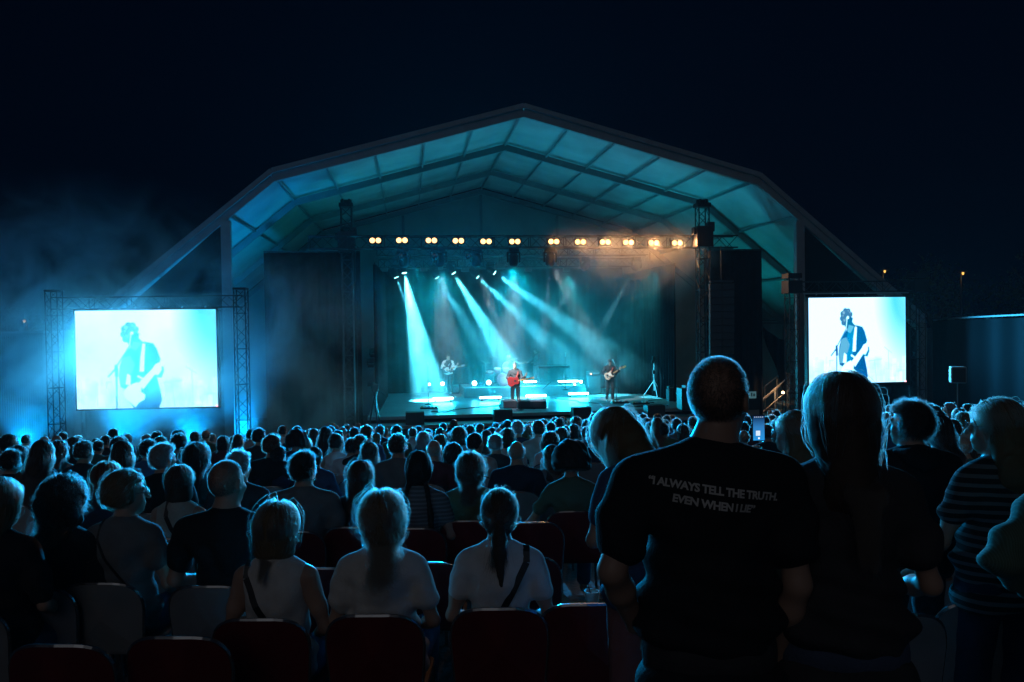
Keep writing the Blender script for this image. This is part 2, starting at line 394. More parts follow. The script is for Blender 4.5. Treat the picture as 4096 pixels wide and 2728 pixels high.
# unseen wash lights added on the front truss to edge the crowd in blue
for x, on in ((-4.6, 'left'), (-3.4, 'middle'), (-2.2, 'right')):
    moving_head(STG @ Matrix.Translation((x, TY-.30, TZ-.28)), '%s dark-bodied added wash light on the front truss facing the audience' % on, (0.02*x, -1, -0.30), 0, group='added wash lights facing the audience', s=.8)
    hh = [o for o in bpy.data.objects if o.get('label', '').startswith(on+' dark-bodied')][0]
    spot('wash', hh, (0, -.45, -.40), (-x*.2, -12, -.5), 12500, (0.0, 0.42, 1.0), 60, .7, .12)
for x, on, pw in ((X1+1.6, 'right', 480), (X0-1.7, 'left', 250)):  # unseen uplights, added to brighten the tent roof beside the drapes
    hh = moving_head(STG @ Matrix.Translation((x, 4.5, 1.2)), 'added uplight in the %s wing colouring the tent roof teal' % on, (0.1, 0, 1), 0, hang=False, group='added uplights in the wings')
    spot('wash', hh, (0, 0, .75), (.2 if x > 0 else -.2, 0, 3), pw, (0.0, .52, .62), 130, .9, .15)
# dim LED panels hanging under the trusses
LPX = [(1537, 1078, .31), (1659, 1053, .33), (1695, 1077, .31), (1762, 1070, .2), (1850, 1053, .33), (1860, 1079, .33), (2005, 1053, .33), (1998, 1068, .42), (2050, 1053, .3), (2113, 1078, .31), (2266, 1078, .3), (2376, 1050, .3), (2600, 1050, .3)]
for i, (px, py, w) in enumerate(LPX):
    p = STGI @ at(px, py, 35.6)
    o = thing('wash_light', 'flat pale wash light panel hanging in the rig, %s' % ['far left below the truss', 'above the brightest beam', 'right of the brightest beam', 'small, over the second small beam', 'upper one over the second bright beam', 'brightest, right of the second beam', 'left of the centre pair', 'low and wide near the centre beam', 'just right of the centre beam', 'alone right of centre', 'under the seventh warm lamp', 'in the orange glow', 'under the eleventh warm lamp'][i], 'stage light', STG @ Matrix.Translation(p), 'flat wash lights in the rig')
    bevel(MB().box((0, 0, 0), (w, 0.12, 0.16)).build('housing', mat('grey_fixture', (0.45, 0.46, 0.47), 0.4), o), 0.01)
    MB().tube((0, 0, 0.08), (0, 0, 0.45), 0.02).build('clamp', trm, o)
    g = MB()
    if i in (1, 6, 8, 10, 12): spot('added_stage_wash', o, (0, 0, -.14), (.3, .6, -3), (700 if i < 9 else 480), (0.05, 0.70, 0.75) if i > 9 else CY, 95, .9, .15)  # spots added below unlit panels to brighten the deck and ledge
    if i in (3, 8): spot('added_stage_wash', o, (0, -.1, -.14), (.3, -5.3, -5.4), 1300, (0.0, .56, .80), 70, .8, .15)
    for k in range(4): g.box((0, -0.064, -0.055+k*0.036), (w-0.05, 0.006, 0.012))
    g.build('louvre', blkp, o)
# ------------------------------------------------------------------ LED battens on stage
barm = emat('led_bar_glow', (0.6, 1.0, 1.0), 12.0)
def led_bar(px, py, z, w, label, power=60, h=0.085):
    d0 = atz(px, py+(h/2+.12)*92, z); p = STGI @ d0
    o = thing('led_bar', label, 'light bar', STG @ Matrix.Translation((p.x, p.y, z)), 'glowing cyan light bars on the stage')
    bevel(MB().box((0, 0.06, h/2+0.12), (w+0.06, 0.12, h+0.03)).build('housing', blkp, o), 0.01)
    bevel(MB().box((0, -0.012, h/2+0.12), (w, 0.03, h)).build('glow_face', barm, o), 0.012)
    MB().box((-w/2+.1, .06, .05), (.04, .1, .10)).box((w/2-.1, .06, .05), (.04, .1, .10)).build('foot', blkp, o)
    area('bar_light', o, (0, -0.05, h/2+0.12), (0, -3, 0.9), power, CY, w, h)
    return o
led_bar(1772, 1594, SZ, 0.86, 'glowing light bar on the stage floor, leftmost of the four in front')
led_bar(1962, 1590, SZ, 0.92, 'glowing light bar on the stage floor, second of the four in front')
led_bar(2144, 1583, SZ, 0.90, 'glowing light bar on the stage floor, just right of the singer')
led_bar(2314, 1574, SZ, 0.90, 'glowing light bar on the stage floor, rightmost of the four in front')
led_bar(2120, 1526, RZ, 0.60, 'short glowing light bar on the riser behind the singer', 40)
led_bar(2272, 1524, RZ, 0.95, 'glowing light bar on the riser at its right end', 50)
for px, py, r, lab in ((1717, 1537, .055, 'small round floor light behind the left microphone stand'), (1770, 1535, .085, 'round floor light in front of the bassist'), (1898, 1533, .11, 'large round floor light at the left end of the riser'), (1955, 1530, .11, 'round floor light left of the bass drum'), (2324, 1527, .07, 'small round floor light beside the right riser bar'), (2299, 1538, .05, 'tiny floor light under the right riser bar')):
    p = STGI @ at(px, py, 37.2)
    o = thing('floor_light', lab, 'stage light', STG @ Matrix.Translation(p), 'round cyan floor lights')
    MB().lathe([(0, -r*.3), (r*.7, -r*.25), (r, 0)], 18, Matrix.Rotation(math.radians(90), 4, 'X') @ Matrix.Rotation(0, 4, 'Z')).build('lens', barm, o, smooth=True)
    bevel(MB().box((0, 0.11, 0), (r*2.1, 0.2, r*2.1)).build('housing', blkp, o), 0.02)
    MB().path([(-r*1.2, .1, 0), (-r*1.2, .1, -r*1.5), (r*1.2, .1, -r*1.5), (r*1.2, .1, 0)], 0.01).box((0, .1, -r*1.5-.01), (.2, .2, .02)).build('bracket', blkp, o)
    dd = bpy.data.lights.new('floor_glow', 'POINT'); dd.energy = 40*r/.1; dd.color = CY; dd.shadow_soft_size = .05
    q = bpy.data.objects.new('floor_glow', dd); C.objects.link(q); q.parent = o; q.location = (0, -r-.06, 0)
# ------------------------------------------------------------------ side screens
def raster_screen():
    H, Wd = 168, 236
    U, V = np.meshgrid((np.arange(Wd*2)+.5)/(Wd*2), (np.arange(H*2)+.5)/(H*2)); V = 1-V
    X = 660 + U*1178 + (1-V)*25; Y = 303 + (1-V)*832 - U*20
    img = np.zeros((H*2, Wd*2, 3)); img[:] = (0.96, 1.9, 2.7)
    d = np.hypot((1870-X)*1.0, (250-Y)*0.62) + 0.0*X
    a = np.clip((430-d)/260, 0, 1)[..., None]; img = img*(1-a)+np.array((0.0, 0.72, 1.15))*a
    e = (np.clip((X-1600)/260, 0, 1)*np.clip(1-(Y-300)/800, 0, 1)*.75)[..., None]; img = img*(1-e)+np.array((0.12, 0.98, 1.5))*e
    e = (np.clip((X-1560)/500, 0, 1)*.5)[..., None]; img = img*(1-e)+np.array((0.45, 1.0, 1.4))*e
    rg = np.random.default_rng(3)
    def blend(mask, col, al=1.0):
        nonlocal img
        mk = (mask*al)[..., None]; img = img*(1-mk)+np.array(col)*mk
    def poly(P):
        ins = np.zeros(X.shape, bool); n = len(P)
        for i in range(n):
            x1, y1 = P[i]; x2, y2 = P[(i+1) % n]
            if y1 == y2: continue
            c = ((Y < max(y1, y2)) & (Y >= min(y1, y2))) & (X < (x2-x1)*(Y-y1)/(y2-y1)+x1); ins ^= c
        return ins.astype(float)
    def line(x1, y1, x2, y2, w):
        t = np.clip(((X-x1)*(x2-x1)+(Y-y1)*(y2-y1))/((x2-x1)**2+(y2-y1)**2), 0, 1)
        return (np.hypot(X-x1-t*(x2-x1), Y-y1-t*(y2-y1)) < w).astype(float)
    lo = np.clip((Y-880)/160, 0, 1); blend(lo, (0.62, 1.1, 1.25), .55)
    for k in range(70):
        x = rg.uniform(670, 1840); y = rg.uniform(900, 1120); w = rg.uniform(8, 50); h = rg.uniform(10, 80)
        blend(((abs(X-x) < w) & (abs(Y-y) < h)).astype(float), (0.42, .85, 1.0) if k % 3 else (1.4, 2, 2.2), .22)
    for (a1, b1, a2, b2) in ((1590, 775, 1680, 830), (1640, 810, 1650, 1100), (1400, 910, 1560, 890), (1470, 900, 1500, 1110), (850, 910, 855, 1100), (925, 905, 970, 905), (930, 905, 930, 960), (1780, 1000, 1850, 1000)):
        blend(line(a1, b1, a2, b2, 5), (0.40, .85, 1.05), .6)
    jk = (0.0, 0.17, 0.48); cyn = (0.0, 0.34, 0.76)
    blend(poly([(1130, 600), (1200, 560), (1260, 565), (1315, 577), (1345, 620), (1378, 710), (1370, 735), (1330, 755), (1345, 850), (1385, 1000), (1392, 1060), (1365, 1130), (1160, 1135), (1080, 1010), (1045, 940), (1030, 850), (1040, 760), (1065, 690), (1100, 640)]), jk)
    blend(poly([(1150, 600), (1215, 590), (1215, 800), (1190, 900), (1120, 930), (1125, 700)]), cyn)
    blend(poly([(1225, 920), (1345, 860), (1385, 1000), (1392, 1060), (1365, 1130), (1175, 1135), (1250, 1020)]), (0.0, 0.13, 0.42))
    blend(poly([(1065, 700), (1120, 680), (1165, 750), (1140, 830), (1100, 840), (1080, 930), (1050, 930), (1035, 850)]), (0.12, .50, .78))
    blend(poly([(1100, 830), (1130, 850), (1128, 930), (1085, 925)]), (1, 2, 2.4))
    blend(poly([(1030, 940), (1080, 960), (1110, 1060), (1090, 1130), (1030, 1135)]), (.8, 1.5, 1.8), .8)
    for hx_, hy_, hr_ in ((1075, 455, 30), (1105, 428, 30), (1140, 430, 30), (1168, 458, 26), (1070, 500, 30), (1085, 540, 28), (1115, 556, 20)): blend((np.hypot(X-hx_, Y-hy_) < hr_).astype(float), (0.04, 0.22, 0.46))
    blend(poly([(1065, 470), (1075, 440), (1100, 420), (1130, 415), (1160, 432), (1178, 460), (1185, 490), (1168, 525), (1120, 565), (1085, 560), (1060, 530), (1050, 505)]), (0.05, 0.24, 0.48))
    for k in range(24):
        x = rg.uniform(1062, 1170); y = rg.uniform(425, 545); blend((np.hypot(X-x, Y-y) < rg.uniform(5, 10)).astype(float), (0.35, .75, .95) if k % 2 else (0.03, .25, .5), .5)
    blend(poly([(1120, 505), (1160, 482), (1200, 492), (1192, 530), (1222, 560), (1205, 605), (1150, 612), (1112, 588), (1090, 560)]), (0.0, .20, .46))
    blend(poly([(1150, 560), (1215, 575), (1170, 640), (1130, 620)]), (0.12, .6, .85))
    blend((np.hypot(X-1136, Y-490) < 14).astype(float), (1, 2, 2.4)); blend(line(1128, 500, 1118, 585, 4), (.9, 1.8, 2))
    blend((np.hypot(X-1180, Y-505) < 12).astype(float), (0, .15, .4))
    blend(poly([(1224, 578), (1248, 580), (1243, 700), (1240, 815), (1202, 818), (1208, 700)]), (1.0, 2.0, 2.4))
    blend(line(1118, 600, 1003, 785, 6), (0.05, .35, .7)); blend(line(1005, 790, 945, 856, 7), (0, .2, .5))
    blend(line(1008, 770, 1012, 850, 14), (0, .14, .42)); blend(line(1012, 840, 1016, 1140, 7), (0, .18, .5))
    blend(poly([(1370, 760), (1402, 775), (1408, 810), (1385, 868), (1330, 860), (1340, 800)]), (0, .30, .62))
    blend(poly([(1335, 750), (1385, 765), (1388, 800), (1360, 845), (1320, 840), (1310, 790)]), (1.0, 2, 2.5))
    blend(poly([(1195, 910), (1325, 775), (1360, 800), (1235, 965)]), (1.0, 2, 2.5))
    blend(poly([(1068, 985), (1110, 935), (1180, 905), (1222, 930), (1213, 985), (1252, 1012), (1245, 1050), (1195, 1080), (1172, 1115), (1130, 1080), (1090, 1040)]), (1.0, 2.1, 2.6))
    blend(line(1190, 855, 1222, 872, 8), (1, 2, 2.4))
    img = img.reshape(H, 2, Wd, 2, 3).mean((1, 3))
    k = img.copy(); k[1:-1, 1:-1] = (img[1:-1, 1:-1]*4+img[:-2, 1:-1]+img[2:, 1:-1]+img[1:-1, :-2]+img[1:-1, 2:])/8
    return k[::-1]
SIMG = raster_screen()
def screen_mat():
    m = bpy.data.materials.new('video_wall'); m.use_nodes = True; n = m.node_tree.nodes; l = m.node_tree.links; n.clear()
    a = n.new('ShaderNodeAttribute'); a.attribute_name = 'picture'; e = n.new('ShaderNodeEmission'); e.inputs[1].default_value = 1.0
    o = n.new('ShaderNodeOutputMaterial'); l.new(a.outputs['Color'], e.inputs[0]); l.new(e.outputs[0], o.inputs[0])
    m.cycles.emission_sampling = 'NONE'; return m
SMAT = screen_mat()
def make_screen(px, py, d, w, h, yaw, label, power, tow, ttop, gz, redpt):
    c = at(px, py, d); M = T(c.x, c.y, 0, yaw)
    o = thing('video_screen', label, 'video screen', M, 'live video screens beside the stage')
    bb = MB().grid(lambda u, v: (-w/2+u*w, 0, c.z-h/2+v*h), SIMG.shape[1]-1, SIMG.shape[0]-1)
    p = bb.build('picture', SMAT, o)
    ca = p.data.color_attributes.new('picture', 'FLOAT_COLOR', 'POINT')
    col = np.ones((SIMG.shape[0]*SIMG.shape[1], 4), np.float32); col[:, :3] = SIMG.reshape(-1, 3); ca.data.foreach_set('color', col.ravel())
    bevel(MB().box((0, 0.12, c.z), (w+0.10, 0.20, h+0.10)).build('cabinet', blkp, o), 0.01)
    MB().box((w/2-0.02, -0.015, c.z-h/2+0.02), (0.05, 0.02, 0.05)).build('status_light', emat('status_pink', (1, .35, .4), 3), o)
    sl_d = area('screen_light', o, (0, -0.06, c.z), (0, -5, c.z-0.3), power, (0.03, 0.50, 1.0), w, h)
    sl_d.data.spread = math.radians(125)
    # goal post of truss
    g = thing('screen_truss', 'goal post truss frame carrying the %s' % label.split(' showing')[0].replace('glowing ', ''), 'truss', M)
    xs_ = tow
    for k, x in enumerate(xs_):
        truss(MB(), (x, 0.25, gz+0.1), (x, 0.25, ttop), 0.34, r=.017).build('mast', trm, g)
        br = MB()
        for sx, sy in ((-1, -.2), (1, -.2), (.2, -1)):
            br.tube((x, 0.25, gz+1.35), (x+sx*1.1, 0.25+sy*1.1, gz+0.05), 0.03, 6)
        br.box((x, .25, gz+.05), (.9, .9, .08)); br.build('outrigger', mat('galvanised', (.35, .36, .37), .45, .3), g)
        (MB().box((x, .25, ttop+.02), (.48, .48, .16)).box((x, .25, ttop-.35), (.5, .5, .42)) if 'right' in label else MB().box((x, .25, ttop+.02), (.38, .38, .06))).build('head_block', trm, g)
    truss(MB(), (xs_[0], 0.25, ttop-0.35), (xs_[1], 0.25, ttop-0.35), 0.34, r=.017).build('top_span', trm, g)
    hb = MB().box((0, .05, ttop-.58), (w+0.3, .05, .04))
    for k in range(6): x = -w/2+w*(k+.5)/6; hb.beam((x, .05, ttop-.56), (x+.03, .08, c.z+h/2+.1), .04, .04)
    hb.build('hanging_bar', mat('galvanised'), g)
    if redpt and label.startswith('glowing right'): drape('screen_skirt', 'black cloth hung below the %s' % label.split(' showing')[0], -w/2-.25, 0.2, w/2+.25, 0.2, gz, c.z-h/2-.12, 0.04, 0.6, M=M)
    return c, M
sL = make_screen(587, 1436, 24.2, 4.03, 2.87, 0.06, 'glowing left video screen showing a guitarist against white and cyan light', 1150, (-2.72, 2.68), at(590, 1188, 24.2).z+.2, -0.3, 1)
sR = make_screen(3431, 1361, 27.6, 3.48, 2.86, 0.145, 'glowing right video screen showing a guitarist, partly behind the long-haired woman', 1700, (-2.2, 2.36), at(3431, 1115, 27.6).z+.1, 0, 1)
# ------------------------------------------------------------------ line array right
pa = at(2885, 1120, 29.4); o = thing('line_array', 'curved hanging column of loudspeakers right of the stage', 'loudspeaker', T(pa.x, pa.y, 0, SYAW-0.25))
spk = mat('speaker_black', (0.03, 0.032, 0.036), 0.6, noise=(.2, 8)); gril = mat('speaker_grille', (0.05, 0.055, 0.06), 0.7, bump=.8, bscale=150)
for k in range(10):
    z = pa.z-0.25-k*0.255; tl = -0.02-0.0025*k*k
    yy = 0.012*k*k*0.2
    M = Matrix.Translation((0, yy, z)) @ Matrix.Rotation(tl, 4, 'X')
    bevel(MB().prism([(-.42, -.12), (.42, -.12), (.42, .12), (-.42, .12)], -.25, .22).build('cabinet', spk, o, M=M), 0.012)
    MB().box((-.22, -.256, 0), (.36, .01, .20)).box((.22, -.256, 0), (.36, .01, .20)).build('grille', gril, o, M=M)
MB().box((0, 0, pa.z-.05), (.8, .5, .06)).tube((0, 0, pa.z), (0, 0, TZ-.3), .012).build('flying_frame', trm, o)
# ------------------------------------------------------------------ monitors / speakers on the stage lip
wp = [(-.34, 0), (.34, 0), (.34, .52), (-.34, .52)]
def wedge(px, py, z, w, h, label, rz=0, group=None, flip=False, dep=.5):
    p = STGI @ atz(px, py, z)
    o = thing('floor_monitor', label, 'loudspeaker', STG @ T(p.x, p.y+.15, z, rz), group)
    prof_ = [(-dep/2, 0), (dep/2, 0), (dep/2, h*.45), (-dep*.1, h), (-dep/2, h*.8)] if flip else [(-dep/2, 0), (dep/2, 0), (dep/2, h*.82), (dep*.15, h), (-dep/2+.04, h)]
    M = Matrix.Rotation(math.radians(90), 4, 'Z')
    bb = MB(); n = len(prof_)
    bb.prism(prof_, -w/2, w/2, M); bevel(bb.build('cabinet', spk, o), .015)
    MB().box((0, -dep/2-.012, h*.45), (w*.86, .02, h*.62)).build('grille', gril, o)
    MB().box((-w/2-.008, 0, h*.6), (.015, .16, .04)).box((w/2+.008, 0, h*.6), (.015, .16, .04)).build('handle', blkp, o)
    return o
LZ = SZ-0.24
for px, on in ((1656, 'leftmost'), (1984, 'second from the left, in front of the singer'), (2293, 'third from the left'), (2598, 'rightmost, below the guitarist')):
    p = STGI @ atz(px, 1660, LZ)
    wedge(px, 0, 0, .1, .1, 'x') if False else None
    o = None
    pp = sl(px, 1660, LZ); q = STG @ Vector((pp.x, -.48, LZ))
    o = thing('front_fill', 'dark speaker box on the stage ledge, %s' % on, 'loudspeaker', STG @ T(pp.x, -.48, LZ, 0), 'dark speaker boxes along the stage lip')
    M = Matrix.Rotation(math.radians(90), 4, 'Z')
    bevel(MB().prism([(-.28, 0), (.30, 0), (.30, .38), (.14, .45), (-.28, .45)], -.33, .33, M).build('cabinet', spk, o), .015)
    MB().box((0, -.295, .22), (.58, .02, .38)).build('grille', gril, o)
for px, lab, rz in ((2034, 'left floor monitor at the singer\'s feet', .25), (2100, 'middle floor monitor at the singer\'s feet', 0), (2160, 'right floor monitor at the singer\'s feet', -.25)):
    wedge(px, 1634, SZ, .56, .36, lab, rz, 'floor monitors in front of the singer', True)
# ------------------------------------------------------------------ backline
def amp(px, py, w, h, label, dz=SZ, lamp=False, d=.4):
    p = STGI @ atz(px, py, dz); o = thing('amplifier', label, 'amplifier', STG @ T(p.x, p.y+d/2, dz, 0))
    bevel(MB().box((0, 0, h*.42), (w, d, h*.80)).build('cabinet', spk, o), .02)
    bevel(MB().box((0, .02, h*.92), (w*.95, d*.7, h*.17)).build('head', blkp, o), .02)
    MB().box((0, -d/2-.006, h*.42), (w*.9, .012, h*.72)).build('grille', gril, o)
    MB().box((0, -d/2+.04, h*.92), (w*.8, .02, h*.07)).build('control_panel', mat('panel_grey', (.3, .3, .3), .4), o)
    if lamp: MB().lathe([(0, 0), (.03, 0), (.035, .02)], 10, Matrix.Translation((-w*.25, -d/2-.0, h*.90)) @ Matrix.Rotation(math.radians(90), 4, 'X')).build('pilot_lamp', emat('pilot_orange', (1, .35, .08), 5), o)
    return o
amp(2378, 1578, .60, 1.05, 'tall amplifier stack with an orange pilot lamp left of the guitarist', lamp=True)
amp(1815, 1575, .55, .42, 'low amplifier in front of the bassist\'s legs')
amp(2706, 1606, .62, .62, 'grey equipment box at the right end of the stage')
p = sl(2790, 1640); o = thing('flight_case', 'dark flight case at the right edge of the stage', 'case', STG @ T(p.x-.2, p.y+.2, SZ))
bevel(MB().box((0, 0, .42), (.85, .6, .8)).build('body', blkp, o), .02)
MB().box((0, 0, .60), (.87, .62, .03)).box((-.42, -.3, .42), (.03, .03, .82)).box((.42, -.3, .42), (.03, .03, .82)).build('edge_trim', trm, o)
MB().tube((-.1, -.32, .3), (.1, -.32, .3), .015).build('handle', trm, o)
MB().box((0, 0, .86), (.5, .4, .08)).box((.1, .0, .95), (.3, .3, .10)).build('mixer', mat('grey_fixture'), o)
def mic_stand(px, py, h, label, boom=(.35, -.1, .12), z=SZ, thick=.013):
    p = STGI @ atz(px, py, z); o = thing('microphone_stand', label, 'microphone stand', STG @ T(p.x, p.y, z, 0), 'microphone stands on the stage')
    MB().lathe([(.0, 0), (.15, .0), (.15, .02), (.02, .05)], 14).build('base', blkp, o)
    MB().tube((0, 0, .03), (0, 0, h), thick, 6).build('pole', trm, o)
    a = Vector((0, 0, h)); b_ = a+Vector(boom)
    MB().tube(a-Vector(boom)*.4, b_, thick*.8, 6).build('boom', trm, o)
    dr = Vector(boom).normalized(); R = dr.to_track_quat('Z', 'Y').to_matrix().to_4x4()
    MB().lathe([(0, 0), (.014, 0), (.016, .12), (.028, .14), (.032, .17), (.022, .20), (0, .21)], 10, Matrix.Translation(b_) @ R).build('microphone', mat('mic_grey', (.4, .4, .4), .35, .6), o, smooth=True)
    return o
mic_stand(1714, 1618, 1.45, 'microphone stand standing alone at stage left', (.0, -.1, .15))
mic_stand(2080, 1640, 1.38, 'microphone stand in front of the singer, boom raised to the right', (-.10, .06, .26))
mic_stand(2466, 1600, 1.42, 'microphone stand at the guitarist\'s right', (-.05, .05, .12))
mic_stand(2262, 1560, 1.25, 'short microphone stand at the keyboard on the right of the riser', (.0, -.05, .15), RZ)
mic_stand(2530, 1566, 1.7, 'tall stand in the dim wing behind the guitarist', (.15, 0, .05))
# utility tripod stand at right
p = sl(2617, 1590); o = thing('tripod_stand', 'tall tripod light stand at the right of the stage', 'stand', STG @ T(p.x, p.y, SZ))
MB().tube((0, 0, .3), (0, 0, 1.75), .025).build('pole', mat('galvanised'), o)
for a in range(3):
    an = a*2.094+.5; MB().path([(0, 0, .75), (.5*math.cos(an), .5*math.sin(an), .02)], .015).build('leg', mat('galvanised'), o)
MB().box((0, 0, 1.68), (.12, .14, .22)).box((-.06, 0, 1.55), (.1, .1, .12)).build('lamp_head', blkp, o)
MB().box((.0, .02, 1.1), (.12, .1, .16)).tube((-.25, 0, .72), (.1, 0, .72), .012).build('bracket', blkp, o)
def pedalboard(px, py, label, seed=1):
    p = sl(px, py); o = thing('pedalboard', label, 'pedalboard', STG @ T(p.x, p.y, SZ)); r = random.Random(seed)
    bevel(MB().box((0, 0, .03), (.7, .35, .05)).build('board', blkp, o), .01)
    for k, c in enumerate([(.6, .3, .05), (.5, .5, .5), (.1, .3, .5), (.7, .7, .6), (.6, .08, .06)]):
        bevel(MB().box((-.27+k*.135, r.uniform(-.06, .06), .075), (.09, .13, .05)).build('pedal', mat('pedal%d' % k, c, .4), o), .01)
pedalboard(1716, 1634, 'pedalboard with coloured effect pedals at stage left')
pedalboard(2480, 1612, 'pedalboard at the guitarist\'s feet', 2); pedalboard(2560, 1616, 'small dark pedalboard right of the guitarist', 3)
# TV camera on tripod, left of stage
p = at(1500, 1560, 29.2); o = thing('tv_camera', 'black television camera on a tripod left of the stage', 'camera', T(p.x, p.y, 0, .2))
for a in range(3):
    an = a*2.094+.8; MB().path([(0, 0, p.z-.15), (.45*math.cos(an), .45*math.sin(an), SZ-1.3)], .028).build('leg', blkp, o)
bevel(MB().box((0, 0, p.z+.08), (.22, .5, .26)).build('body', blkp, o), .02)
MB().lathe([(0, 0), (.09, 0), (.10, .2), (.13, .3), (.12, .3)], 14, Matrix.Translation((0, .2, p.z+.08)) @ Matrix.Rotation(math.radians(-90), 4, 'X')).build('lens', blkp, o, smooth=True)
MB().tube((0, 0, p.z-.2), (0, 0, p.z), .08, 10).tube((.1, -.1, p.z), (.35, -.6, p.z-.15), .015).build('pan_head', blkp, o)
bevel(MB().box((-.16, -.2, p.z+.22), (.2, .16, .14)).build('viewfinder', blkp, o), .01)
cab = mat('cable_black', (.012, .012, .013), .5)
for i, (x0, y0, x1, y1, lab) in enumerate(((-3.6, 1.0, -.6, 3.2, 'black cable snaking over the deck at stage left'), (.2, 1.0, -.9, 4.9, 'black cable running from the singer to the drum riser'), (3.4, 1.4, 2.0, 5.2, 'black cable from the guitarist\'s pedals to the amplifier'), (4.4, 1.2, 5.9, 3.4, 'black cable running to the right wing'), (3.6, .8, 5.6, 1.0, 'black cable lying along the right front of the deck'))):
    r_ = random.Random(i); pts = [Vector((x0+(x1-x0)*t/16+.18*math.sin(t*.9+i*2), y0+(y1-y0)*t/16+.16*math.cos(t*.7+i), SZ+.014)) for t in range(17)]
    tag(MB().path(pts, .014, 6).build('cable', cab, M=STG.copy()), lab, 'cable', 'cables on the stage deck')
# drum kit
dm = mat('drum_maroon', (.20, .03, .05), .3); chrome = mat('chrome', (.6, .6, .6), .2, .9); brass = mat('cymbal_brass', (.55, .42, .18), .25, .8); skin_d = mat('drum_head', (.65, .63, .6), .5)
dp = STGI @ at(2012, 1521, 37.4); K = STG @ T(dp.x, dp.y, RZ)
kit = thing('drum_kit', 'drum kit with maroon bass drum on the riser behind the singer', 'drum kit', K)
RX = Matrix.Rotation(math.radians(90), 4, 'X')
bd = MB().lathe([(.28, 0), (.29, .02), (.29, .42), (.28, .44)], 28, Matrix.Translation((0, .44, .29)) @ RX).build('bass_drum', dm, kit, smooth=True)
MB().lathe([(0, 0), (.265, 0), (.285, .006)], 28, Matrix.Translation((0, -.006, .29)) @ RX).build('bass_head', mat('maroon_head', (.26, .05, .07), .5), bd)
lg = MB().lathe([(.13, 0), (.155, 0), (.155, .004), (.13, .004)], 24, Matrix.Translation((.02, -.012, .29)) @ RX); lg.box((-.11, -.016, .29), (.03, .006, .24)); lg.build('emblem', mat('emblem_pale', (.45, .22, .24), .5), bd)
for x, y, z, r, h in ((-.22, .25, .72, .15, .22), (.18, .25, .72, .16, .24), (.62, .45, .40, .20, .38), (-.55, .5, .60, .18, .14)):
    d_ = MB().lathe([(r, 0), (r, h)], 20, Matrix.Translation((x, y, z-h/2)) @ Matrix.Rotation(.25, 4, 'X')).build('drum', dm, kit, smooth=True)
    MB().lathe([(0, h+.004), (r*.96, h+.004), (r+.008, h-.01)], 20, Matrix.Translation((x, y, z-h/2)) @ Matrix.Rotation(.25, 4, 'X')).build('drum_head', skin_d, d_)
for x, y, z, r, tl in ((-.75, .3, 1.12, .24, .25), (-.35, .55, 1.32, .23, .15), (.55, .35, 1.25, .25, -.2), (.95, .55, 1.05, .28, -.25), (-.85, .65, .95, .18, .0)):
    MB().lathe([(0, .03), (.04, .03), (r*.6, .012), (r, 0)], 24, Matrix.Translation((x, y, z)) @ Euler((.2, tl, 0)).to_matrix().to_4x4()).build('cymbal', brass, kit, smooth=True)
    MB().tube((x, y, z), (x*1.0, y+.03, .35), .012).path([(x, y+.03, .5), (x+.2, y, .01)], .01).path([(x, y+.03, .5), (x-.18, y-.1, .01)], .01).path([(x, y+.03, .5), (x, y+.25, .01)], .01).build('cymbal_stand', chrome, kit)
o = thing('drum_stool', 'round stool under the drummer', 'stool', K @ T(0.05, 1.0, 0)); MB().lathe([(0, 0), (.17, 0), (.17, .07), (0, .08)], 16, T(0, 0, .43)).build('seat', blkp, o)
for a in range(3): MB().path([(0, 0, .45), (.25*math.cos(a*2.1), .25*math.sin(a*2.1), .01)], .014).build('leg', chrome, o)
# keyboard
p = sl(2232, 1560, RZ); o = thing('keyboard', 'long keyboard on a cross stand at the back of the riser', 'keyboard', STG @ T(p.x, p.y+.9, RZ))
bevel(MB().box((0, 0, .92), (1.35, .38, .11)).build('body', blkp, o), .02); MB().box((0, .06, .98), (1.2, .14, .012)).build('keys', skin_d, o)
MB().path([(-.5, -.1, 0), (.5, -.1, .87)], .018).path([(.5, .1, 0), (-.5, .1, .87)], .018).build('cross_stand', blkp, o)
# ------------------------------------------------------------------ floodlight on pole at right, beam rail, stairs, far lamps, trees
p = at(3831, 1499, 21); gz = 0.9; o = thing('pole_speaker', 'grey loudspeaker on a thin pole right of the right screen', 'loudspeaker', T(p.x, p.y, ground(p.x, p.y), -.3))
hz = p.z-ground(p.x, p.y)
bevel(MB().box((0, 0, hz), (.36, .3, .42)).build('cabinet', mat('speaker_grey', (.22, .24, .26), .6), o), .03)
MB().box((0, -.155, hz), (.30, .012, .36)).build('grille', gril, o); MB().tube((0, 0, .02), (0, 0, hz-.2), .02).build('pole', trm, o)
for a in range(3): MB().path([(0, 0, .6), (.4*math.cos(a*2.1), .4*math.sin(a*2.1), .01)], .013).build('leg', trm, o)
a = at(3722, 1277, 28.6); b_ = at(4150, 1243, 24.0)
o = thing('boundary_wall', 'long dark side wall with a pale top rail right of the right screen', 'wall', T(a.x, a.y, 0, math.atan2(b_.y-a.y, b_.x-a.x)))
ln = math.hypot(b_.x-a.x, b_.y-a.y)+8; zz = (a.z+b_.z)/2
MB().beam((0, 0, a.z), (ln, 0, b_.z+.1), .05, .05).build('top_rail', blkp, o)
MB().grid(lambda u, v: (u*ln, .08+.05*math.sin(u*70), v*(a.z+(b_.z-a.z)*u-.05)), 160, 2).build('cloth', mat('wall_cloth', (.006, .007, .009), .9), o)
for k in range(6): MB().beam((k*2.5, .2, 0), (k*2.5, .2, a.z), .08, .08).build('post', alu, o)
a = at(-60, 1331, 34); b_ = at(172, 1330, 34)
